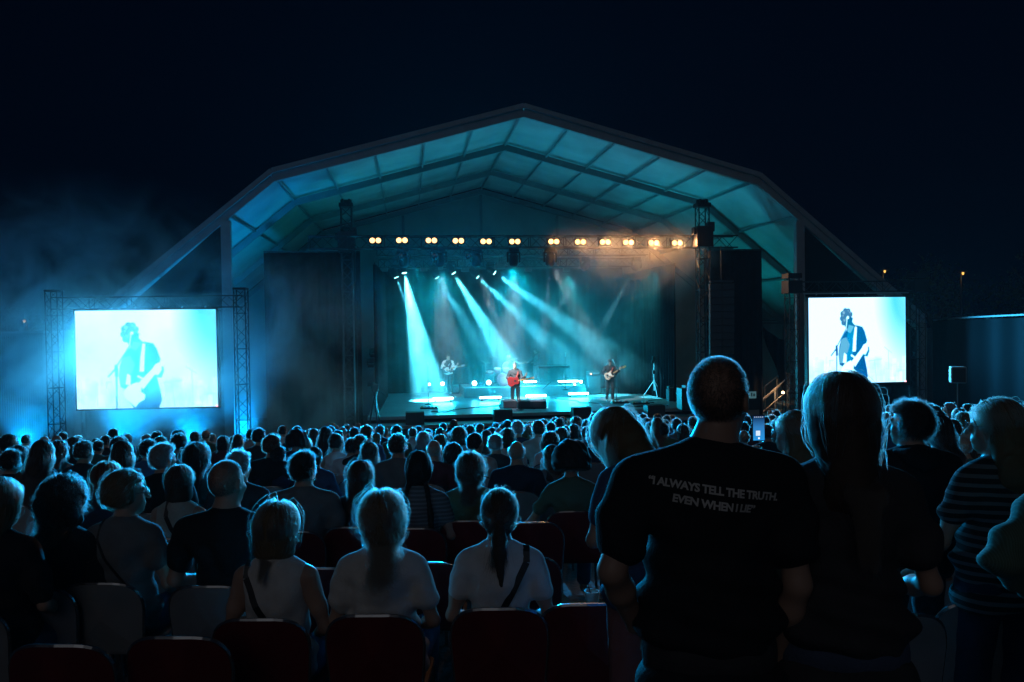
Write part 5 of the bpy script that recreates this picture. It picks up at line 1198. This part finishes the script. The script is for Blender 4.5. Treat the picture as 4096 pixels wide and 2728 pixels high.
# ---- everyone further back: kits copied
KD = [('short', 'm', 'dark', 0), ('short', 'm', 'brown', -.45), ('short', 'm', 'grey', .3), ('balding', 'm', 'grey', 0), ('buzz', 'm', 'dark', .2), ('bob', 'f', 'brown', 0), ('bob', 'f', 'dark', -.5), ('long', 'f', 'brown', 0), ('long', 'f', 'dark', .35), ('wavy', 'f', 'brown', -.2), ('wavy', 'f', 'blonde', .3), ('curly', 'f', 'dark', 0), ('afro', 'f', 'brown', .1), ('pony', 'f', 'brown', 0), ('bun', 'f', 'dark', -.2), ('undercut', 'm', 'dark', -.6)]
kits = {}
for i, (st_, sx, c_, yw) in enumerate(KD):
    J = skel('sit', sx, yw, 0, -.03+.02*(i % 3), .04*((i*7) % 3-1))
    fine = .016
    o = make_person(J, st_, c_, 'black', 'denim', res=fine, N=800 if st_ not in ('buzz', 'afro', 'curly') else 1500, rad=.0016 if st_ != 'buzz' else .0012, seed=50+i, sleeve=[.5, 1.8, .6, 1.0, -.5][i % 5] if sx == 'f' else [.6, 1.8][i % 2], hands=False, npt=8)
    kits.setdefault(st_, []).append((o, J['head'][2]+.115)); o['used'] = 0
MID = '''119 1767 64 long brown;160 1781 56 long dark;228 1767 64 wavy brown;275 1765 38 bob dark;235 1740 37 balding grey;253 1730 32 short dark;306 1749 44 bob brown;340 1767 58 short brown;378 1764 38 short dark;440 1749 48 short dark;413 1745 32 short brown;462 1715 30 short dark;501 1745 34 short dark;506 1767 62 long brown;586 1762 56 short dark;615 1759 36 short dark;645 1749 44 short brown;625 1728 36 cap dark;591 1738 32 short grey;735 1735 52 short dark;713 1774 44 bob brown;778 1729 34 short brown;14 1743 36 balding grey;44 1764 40 short dark;36 1788 52 bob dark;
987 1718 32 short dark;951 1740 34 long brown;1048 1718 44 short dark;1063 1743 58 undercut red;1115 1734 42 bob dark;1153 1732 64 afro dark;1178 1707 36 short dark;1200 1772 58 curly blonde;1109 1787 58 short dark;1283 1789 60 pony brown;1232 1720 32 short grey;1248 1718 36 long brown;1292 1709 42 long dark;1332 1707 32 short dark;1378 1703 32 balding grey;1355 1737 50 bun dark;1382 1755 52 short dark;1336 1780 56 wavy brown;1424 1711 32 short dark;1459 1703 42 short red;1489 1707 30 short dark;1527 1701 32 short brown;1459 1739 52 short brown;1447 1774 72 wavy brown;1499 1747 36 pony blonde;1577 1705 38 short dark;1602 1736 62 short brown;1642 1711 32 short brown;1675 1707 30 bob dark;1705 1718 34 short dark;1762 1692 28 short dark;1751 1715 32 short dark;1692 1732 46 bob grey;1728 1726 36 balding grey;1711 1759 60 balding grey;1764 1761 46 bob brown;1841 1715 58 curly brown;1810 1791 74 curly dark;
1876 1703 34 short brown;1848 1701 28 short dark;1903 1694 28 short dark;1932 1696 30 short brown;1901 1738 56 undercut dark;1951 1726 42 long brown;1983 1741 54 short grey;1960 1711 34 bob dark;1980 1692 28 short dark;2001 1697 34 short brown;2041 1718 50 bob brown;2045 1682 34 short dark;2073 1684 44 short grey;2094 1709 56 wavy blonde;2117 1684 28 balding brown;2129 1699 34 bob dark;2165 1686 46 short brown;2186 1676 28 short brown;2205 1690 36 short dark;2192 1734 64 curly brown;2224 1669 30 short brown;2251 1676 34 bob dark;2224 1711 46 bob brown;2251 1705 38 short brown;2194 1783 64 long brown;2280 1741 46 bun brown;2285 1669 42 wavy red;2305 1667 24 short brown;2299 1697 36 bob dark;2331 1747 40 short dark;2373 1726 50 short brown;2354 1680 34 short brown;2362 1669 30 short dark;2392 1673 42 short grey;2381 1699 38 short dark;2426 1672 30 short dark;2580 1657 34 short brown;2574 1673 38 short brown;2639 1673 42 long red;2654 1663 28 short brown;2700 1662 30 wavy red;2722 1675 38 short brown;2745 1700 44 bob brown;2610 1690 40 bob dark;2760 1668 32 short brown;2670 1692 42 short dark;
2962 1722 50 balding brown;3000 1664 34 short dark;3080 1668 34 short brown;3110 1680 40 bob red;3065 1700 50 short brown;3112 1645 30 short dark;2970 1655 30 short dark;2985 1690 40 short dark;3548 1620 28 short dark;3549 1653 34 short grey;3560 1690 42 bob dark;3723 1617 34 short dark;3763 1626 40 short brown;3811 1613 34 short grey;3843 1634 46 bob brown;3847 1653 52 short blonde;3874 1619 34 short dark;3775 1668 84 long dark;3847 1682 56 short brown;3912 1630 36 bob brown;3893 1745 68 balding grey;4080 1619 46 short dark;3700 1640 40 short brown;3930 1655 44 wavy brown;4060 1650 50 bob dark;4020 1640 36 short brown;3745 1645 40 bob dark'''
tops = ['black', 'navy', 'grey', 'white', 'olive', 'charcoal', 'blue', 'maroon', 'cream', 'teal', 'black', 'charcoal', 'navy', 'brown']
seen = {}; occ = []
rg = random.Random(11)
def put(px, py, w, st_, c_, d=None):
    k0 = {'cap': 'short'}.get(st_, st_)
    lst = kits.get(k0) or kits['short']; src, th = lst[rg.randrange(len(lst))]
    d = d or max(7.2, FPX*.172/w*(.93 if st_ not in ('afro', 'curly', 'wavy') else 1.2))
    if src['used'] == 0: o = src; src['used'] = 1
    else: o = copy_tree(src)
    top = rg.choice(tops); bt = rg.choice(['denim', 'black', 'navy', 'charcoal'])
    recolor(o, top, bt, c_)
    p, s = place(o, px, py, d, th, lim=(.88, 1.08))
    o.matrix_world = o.matrix_world @ Matrix.Rotation(rg.uniform(-.25, .25), 4, 'Z') @ Matrix.Rotation(rg.uniform(-.07, .07), 4, 'Y') @ Matrix.Rotation(rg.uniform(-.06, .05), 4, 'X')
    lab = wlabel(st_ if st_ != 'cap' else 'short', c_, top, px, d)
    tag(o, lab, 'person', 'people in the audience'); o['px'] = int(px); occ.append((p.x, p.y)); ALL.append((px, d)); return o, p, d, top
near_chairs = []
for e in MID.replace('\n', '').split(';'):
    if not e.strip(): continue
    px, py, w, st_, c_ = e.split(); o, p, d, top = put(float(px), float(py), float(w), st_, c_)
    if d < 11.0: near_chairs.append((p.x, p.y, px, d, o))
# fill the rows that read as packed heads
fill = 0
for y in [12.6, 14.2, 15.6, 17.0, 18.6, 20.2, 21.8, 23.4]:
    x = -y*.63+rg.uniform(0, .4)
    while x < y*.63:
        if all((x-a)**2+(y-b_)**2 > (.62**2) for a, b_ in occ):
            pr_ = 2048+x/y*FPX
            if rg.random() < .50 and not (2420 < pr_ < 2570 and y < 13) and not (2700 < pr_ < 2960) and not (3170 < pr_ < 3540) and fill < 150 and (pr_ > 950 or y < 21):
                st_ = rg.choice(['short', 'short', 'bob', 'short', 'long', 'wavy', 'balding', 'buzz', 'pony', 'short', 'undercut', 'bun']); c_ = rg.choice(['dark', 'dark', 'brown', 'brown', 'grey', 'blonde'])
                yy = y+rg.uniform(-.2, .2); g = ground(x, yy); hz_ = g+1.28*rg.uniform(.91, 1.07)
                v = Vector((x, yy, hz_))-CP; dd = v.dot(fwd); px = 2048+FPX*v.dot(right)/dd; py = 1364-FPX*v.dot(up)/dd
                put(px, py, 1, st_, c_, d=dd); fill += 1
        x += rg.uniform(.62, .85)
# settle duplicate labels by order from left to right
byl = {}
for o in [o for o in bpy.data.objects if o.get('px') is not None]: byl.setdefault(o['label'], []).append(o)
for l_, os_ in byl.items():
    if len(os_) > 1:
        os_.sort(key=lambda o: o['px'])
        for i, o in enumerate(os_): o['label'] = l_.replace('seated person', ['left one', 'right one'][i] if len(os_) == 2 else ['leftmost one', 'middle one', 'rightmost one', 'extra right one', 'far right one', 'last one'][min(i, 5)])
for o in bpy.data.objects:
    if o.get('px') is not None: del o['px']
    if o.get('used') is not None: del o['used']
for x, y, px, d, po in near_chairs:
    w_ = po['label'].replace('seated ', '').replace(' middle rows', '').replace(' near rows', '').replace(' third row', '').split(); plab = ' '.join(w_)
    add_chair(x, y, face_rot(x, y), 'pale' if x < 0 else 'grey', 'chair of %s' % plab)
# empty chairs
def echair(px, pytop, d, col, label):
    p = at(px, pytop, d); add_chair(p.x, p.y+.24, face_rot(p.x, p.y), col, label)
echair(265, 2580, 3.35, 'red', 'empty dark red chair at the bottom left corner'); echair(730, 2550, 3.42, 'red', 'empty dark red chair left of the woman in white sleeveless top')
echair(2345, 2430, 3.80, 'red', 'empty dark red chair right of the ponytailed woman'); echair(2300, 2045, 6.0, 'red', 'x') if False else None
echair(1290, 2290, 4.7, 'red', 'empty dark chair in the second row behind the three women, left one'); echair(1700, 2280, 4.75, 'red', 'empty dark chair in the second row, middle one'); echair(2095, 2265, 4.8, 'red', 'empty dark chair in the second row, right one')
echair(2130, 2045, 5.9, 'red', 'empty dark red chair with shiny rim below the person in green')
echair(120, 2070, 5.5, 'pale', 'pale chair back between the blonde hair and the frizzy hair'); echair(810, 2005, 6.2, 'pale', 'pale empty chair back left of the cropped-haired man')
echair(3870, 2080, 4.9, 'pale', 'pale empty chair back left of the striped woman'); echair(3760, 2110, 4.6, 'pale', 'pale empty chair between hooded person and striped woman')
echair(3920, 2330, 3.6, 'grey', 'grey empty chair at the bottom right'); echair(3560, 2420, 3.4, 'grey', 'grey chair beyond the long-haired woman')
# small table with tray and cups
p = at(2350, 2432, 4.8); g = ground(p.x, p.y); o = thing('side_table', 'small dark folding table in front of the empty red chair', 'table', T(p.x, p.y, g, .1)); hz = p.z-g-.03
bevel(MB().box((0, 0, hz-.01), (.45, .35, .02)).build('tabletop', blkp, o), .005)
for x in (-1, 1):
    for y in (-1, 1): MB().tube((x*.2, y*.15, 0), (x*.2, y*.15, hz-.02), .011).build('leg', trm, o)
kraft = mat('kraft_card', (.26, .17, .10), .8, noise=(.15, 30))
o = thing('card_tray', 'brown cardboard tray under the paper cups', 'tray', T(p.x-.02, p.y, g+hz, .25)); MB().box((0, 0, .003), (.30, .2, .006)).build('base', kraft, o); MB().beam((-.15, -.1, .02), (-.15, .1, .02), .006, .04).beam((.15, -.1, .02), (.15, .1, .02), .006, .04).beam((-.15, .1, .02), (.15, .1, .02), .006, .04).build('rim', kraft, o)
MB().add([(-.16, .02, .02), (-.02, .02, .02), (-.12, .07, .12), (-.20, .07, .10)], [(0, 1, 2, 3), (3, 2, 1, 0)]).build('flap', kraft, o)
for dx, lab in ((.045, 'white paper cup with a small leaf mark and black straw'), (.155, 'second paper cup, partly hidden by the tall man')):
    o = thing('paper_cup', lab, 'cup', T(p.x+dx-.02, p.y-.02, g+hz+.008)); 
    MB().lathe([(.0, 0), (.030, 0), (.042, .125), (.044, .128), (.040, .128), (.029, .01)], 24).build('cup_body', mat('cup_white', (.85, .82, .76), .6), o, smooth=True)
    MB().tube((0.01, 0, .03), (-.02, -.01, .16), .003, 6).build('straw', blkp, o)
    MB().add([(-.006, -.0385, .05), (0, -.0400, .036), (.006, -.0385, .05), (.0, -.0405, .066)], [(0, 1, 2, 3)]).build('leaf_mark', mat('leaf_green', (.04, .10, .03), .7), o)
# ------------------------------------------------------------------ the band
def performer(px, pyt, pyf, z, name_label, style, color, top, bottom, sex='m', arms=None, yaw=0, pitch=0, pose='stand', d=None, sleeve=1.9, rz=PI, roll=0, skin=None, N=1200):
    J = skel(pose, sex, yaw, pitch, 0.02, roll, arms)
    o = make_person(J, style, color, top, bottom, res=.011, N=N, rad=.0012, seed=int(px), sleeve=sleeve, hem=-.08, loose=.008)
    f = STG @ sl(px, pyf, z) if d is None else at(px, pyf, d)
    hgt = at(px, pyt, (f-CP).dot(fwd)).z-z; s = hgt/(J['head'][2]+.118)
    s = max(.92, min(1.08, s)); o.matrix_world = T(f.x, f.y, z, rz+SYAW*.5) @ Matrix.Scale(s, 4); tag(o, name_label, 'person', 'band on the stage'); return o, J, f
def guitar(o, J, ctr, ang, bodycol, label, kind='acoustic', tilt=0, headcol=(.45, .3, .15)):
    """held across the front of the body; ctr in figure coordinates, neck towards -x (figure's left)"""
    M = o.matrix_world @ Matrix.Translation(ctr) @ Matrix.Rotation(ang, 4, 'Y') @ Matrix.Rotation(tilt, 4, 'Z')
    g = thing('guitar', label, 'guitar', M)
    if kind == 'acoustic': P = [(.24, 0), (.235, .10), (.17, .185), (.07, .19), (0, .14), (-.06, .125), (-.14, .145), (-.20, .11), (-.225, 0), (-.20, -.11), (-.14, -.145), (-.06, -.125), (0, -.14), (.07, -.19), (.17, -.185), (.235, -.10)]; th = .10
    else: P = [(.20, 0), (.20, .09), (.13, .155), (.04, .15), (-.02, .115), (-.09, .125), (-.17, .15), (-.16, .09), (-.11, .04), (-.11, -.04), (-.17, -.10), (-.13, -.15), (-.04, -.125), (.04, -.145), (.13, -.16), (.20, -.09)]; th = .045
    b_ = bevel(MB().prism(P, -th/2, th/2).build('body', mat('guitar_'+label.split()[0]+kind, bodycol, .25), g), .008)
    MB().box((-.42, .012+th/2-.01, 0), (.48, .022, .050)).build('neck', mat('guitar_neck', (.35, .20, .09), .4), g)
    MB().prism([(-.65, -.03), (-.65, .035), (-.80, .045), (-.82, -.01), (-.78, -.045)], th/2-.01, th/2+.008).build('headstock', mat('hs'+label.split()[0], headcol, .4), g)
    if kind == 'acoustic': MB().lathe([(0, 0), (.048, 0)], 20, Matrix.Translation((-.06, th/2+.002, 0)) @ Matrix.Rotation(-PI/2, 4, 'X')).build('sound_hole', blkp, g)
    else: MB().prism([(.12, .05), (.02, .10), (-.10, .09), (-.10, -.05), (.0, -.10), (.10, -.06)], th/2+.001, th/2+.004).build('pickguard', mat('pg'+label.split()[0], (.7, .66, .6), .35), g)
    MB().box((.09 if kind == 'acoustic' else .10, th/2+.006, 0), (.02, .012, .12)).build('bridge', blkp, g)
    return g
gz = .95
aG = dict(r=dict(e=(.29, .02, .22), w=(.10, .26, .13), f=(-.7, .3, -.4), pn=(0, 1, 0)), l=dict(e=(-.26, .12, .16), w=(-.38, .33, .30), f=(-.3, .3, .8), pn=(0, 1, 0)))
singer, J, f = performer(2062, 1450, 1631, SZ, 'singer with white hair, dark shirt and white trousers at centre stage', 'short', 'grey', 'charcoal', 'white', arms=aG, yaw=-.1)
guitar(singer, J, (.08, .27, gz+.10), .16, (.20, .015, .015), 'red acoustic guitar held by the singer')
MB().beam((-.12, .14, gz+.46), (.0, .20, gz+.14), .05, .004, (0, 1, 0)).build('guitar_strap', mat('strap_red', (.3, .05, .04), .7), singer)
gtr, J2, f2 = performer(2440, 1438, 1603, SZ, 'guitarist in black bending his head at the right of the stage', 'wavy', 'dark', 'black', 'black', arms=dict(r=aG['r'], l=dict(e=(-.27, .10, .20), w=(-.36, .30, .36), f=(-.3, .3, .8), pn=(0, 1, 0))), yaw=-.1, pitch=.45)
guitar(gtr, J2, (.06, .22, gz+.14), .50, (.55, .40, .30), 'cream electric guitar held by the guitarist in black', 'electric', headcol=(.55, .33, .12))
MB().beam((-.12, .14, gz+.46), (.02, .17, gz+.16), .05, .004, (0, 1, 0)).build('guitar_strap', mat('strap_red'), gtr)
bas, J3, f3 = performer(1795, 1418, 1575, SZ+.15, 'bassist in white shirt and dark waistcoat at the left of the stage', 'short', 'dark', 'white', 'black', arms=aG, yaw=.2, pitch=.2, d=37.6)
guitar(bas, J3, (.06, .22, gz+.14), .22, (.05, .05, .06), 'dark bass guitar held by the bassist', 'electric', headcol=(.3, .3, .3))
V, Q = shirt_mesh(J3, .012, sleeve=-.5, infl=.022, hem=-.02); obj('waistcoat', np_mesh('waistcoat', V, Q, CL['black']), bas)
key, J4, f4 = performer(2147, 1394, 1545, RZ, 'keyboard player in dark clothes and cap at the back of the riser', 'short', 'dark', 'black', 'grey', arms=dict(l=dict(e=(-.25, .12, .18), w=(-.18, .38, .12), f=(0, 1, -.1)), r=dict(e=(.25, .12, .18), w=(.18, .38, .12), f=(0, 1, -.1))), pitch=.3, d=39.6, rz=PI-.9)
dru, J5, f5 = performer(2036, 1424, 1545, RZ, 'drummer with a white hat seated behind the drum kit', 'wavy', 'blonde', 'cream', 'black', pose='sit', d=38.6, arms=dict(l=dict(e=(-.30, .08, .22), w=(-.25, .38, .26), f=(.2, 1, .2)), r=dict(e=(.30, .08, .22), w=(.22, .38, .34), f=(-.2, 1, .4))), sleeve=.6)
def hat(o, J, brim, h, m, nm='hat'):
    M = Matrix([list(J['R'][i])+[J['head'][i]] for i in range(3)]+[[0, 0, 0, 1]]) @ Matrix.Translation((0, 0, .06))
    MB().lathe([(brim, .0), (brim*.98, .012), (.098, .010), (.095, h*.8), (.07, h), (0, h*.94)], 22, M @ Matrix.Diagonal((.92, 1.12, 1, 1))).build(nm, m, o, smooth=True)
hat(dru, J5, .165, .12, mat('hat_white', (.7, .68, .62), .8)); hat(key, J4, .115, .08, mat('cap_dark', (.03, .03, .03), .9), 'cap')
for s, w_ in ((1, (.22, .38, .34)), (-1, (-.25, .38, .26))):
    wv = dru.matrix_world @ Vector((w_[0], w_[1]+.06, .53+w_[2])); e = dru.matrix_world @ Vector((w_[0]*.6, w_[1]+.42, .53+w_[2]+.05))
    tag(MB().tube(wv, e, .007, 6).build('drumstick', mat('stick', (.5, .38, .2), .5)), 'drumstick in the drummer\'s %s hand' % ('right' if s > 0 else 'left'), 'drumstick', 'drumsticks')
# key lights added below dark moving heads to light the band from the front
kl = [x for x in bpy.data.objects if x.get('label', '').startswith('dark moving head hanging below the front truss')]
kl.sort(key=lambda o: o.matrix_world.translation.x)
bpy.context.view_layer.update()
for o, tgt, pw in ((kl[2], f, 5200), (kl[4], f2, 2600), (kl[1], f3, 2600), (kl[3], f5, 3000)):
    l = o.matrix_world.inverted() @ Vector((tgt.x, tgt.y, SZ+1.0)); st0 = Vector((0, -.42, -.62)); spot('added_key_light', o, st0, l, pw*1.6, (.80, .95, 1.0), 15, .7, .1)
# ------------------------------------------------------------------ smoke and haze
def volbox(name, lo, hi, M, dens, aniso=0.0, col=(1, 1, 1), noise=None, kind='stuff', label=None, fall=None):
    c = [(a+b)/2 for a, b in zip(lo, hi)]; d = [b-a for a, b in zip(lo, hi)]
    m = bpy.data.materials.new(name); m.use_nodes = True; n = m.node_tree.nodes; l = m.node_tree.links; n.clear()
    o_ = n.new('ShaderNodeOutputMaterial'); v = n.new('ShaderNodeVolumePrincipled')
    v.inputs['Color'].default_value = (*col, 1); v.inputs['Density'].default_value = dens; v.inputs['Anisotropy'].default_value = aniso
    l.new(v.outputs[0], o_.inputs['Volume'])
    if noise:
        sc, lo_, hi_, det = noise
        tc = n.new('ShaderNodeTexCoord'); t = n.new('ShaderNodeTexNoise'); t.inputs['Scale'].default_value = sc; t.inputs['Detail'].default_value = det
        t.inputs['Distortion'].default_value = 1.4; t.inputs['Roughness'].default_value = 0.6
        l.new(tc.outputs['Object'], t.inputs['Vector'])
        r = n.new('ShaderNodeMapRange'); r.inputs[1].default_value = lo_; r.inputs[2].default_value = hi_; r.inputs[3].default_value = 0; r.inputs[4].default_value = dens
        l.new(t.outputs['Fac'], r.inputs[0]); last = r.outputs[0]
        # soft ellipsoidal falloff so the cloud has no box edges
        mp = n.new('ShaderNodeVectorMath'); mp.operation = 'DIVIDE'; mp.inputs[1].default_value = tuple(x/2 for x in d); l.new(tc.outputs['Object'], mp.inputs[0])
        ln = n.new('ShaderNodeVectorMath'); ln.operation = 'LENGTH'; l.new(mp.outputs[0], ln.inputs[0])
        r2 = n.new('ShaderNodeMapRange'); r2.inputs[1].default_value = 1.0; r2.inputs[2].default_value = (fall or 0.45); r2.inputs[3].default_value = 0; r2.inputs[4].default_value = 1; r2.interpolation_type = 'SMOOTHSTEP'
        l.new(ln.outputs['Value'], r2.inputs[0])
        mu = n.new('ShaderNodeMath'); mu.operation = 'MULTIPLY'; l.new(last, mu.inputs[0]); l.new(r2.outputs[0], mu.inputs[1])
        l.new(mu.outputs[0], v.inputs['Density'])
    o = MB().box((0, 0, 0), d).build(name, m)
    o.matrix_world = M @ Matrix.Translation(c)
    tag(o, kind=kind)
    return o
volbox('haze', (-60, -12, -1.5), (60, 75, 16), Matrix.Identity(4), 0.0003)
volbox('stage_smoke', (X0-2, -.2, SZ-2.2), (X1+1.4, 10.1, 10.5), STG, 0.16, noise=(0.55, 0.36, 0.74, 6), fall=0.5)
pl = at(560, 1500, 25.8)
volbox('drifting_smoke', (-17, -4.6, -8.0), (9.5, 4.4, 6.8), T(pl.x, pl.y, 3.2), 0.95, noise=(0.42, 0.43, 0.76, 7), fall=0.45)
pw_ = STG @ Vector((3.6, TY-0.2, TZ-0.4))
volbox('lamp_smoke', (-3.8, -1.6, -2.4), (4.4, 1.6, 2.4), T(pw_.x, pw_.y, pw_.z, SYAW), 1.25, noise=(0.6, 0.40, 0.75, 5), fall=0.05)
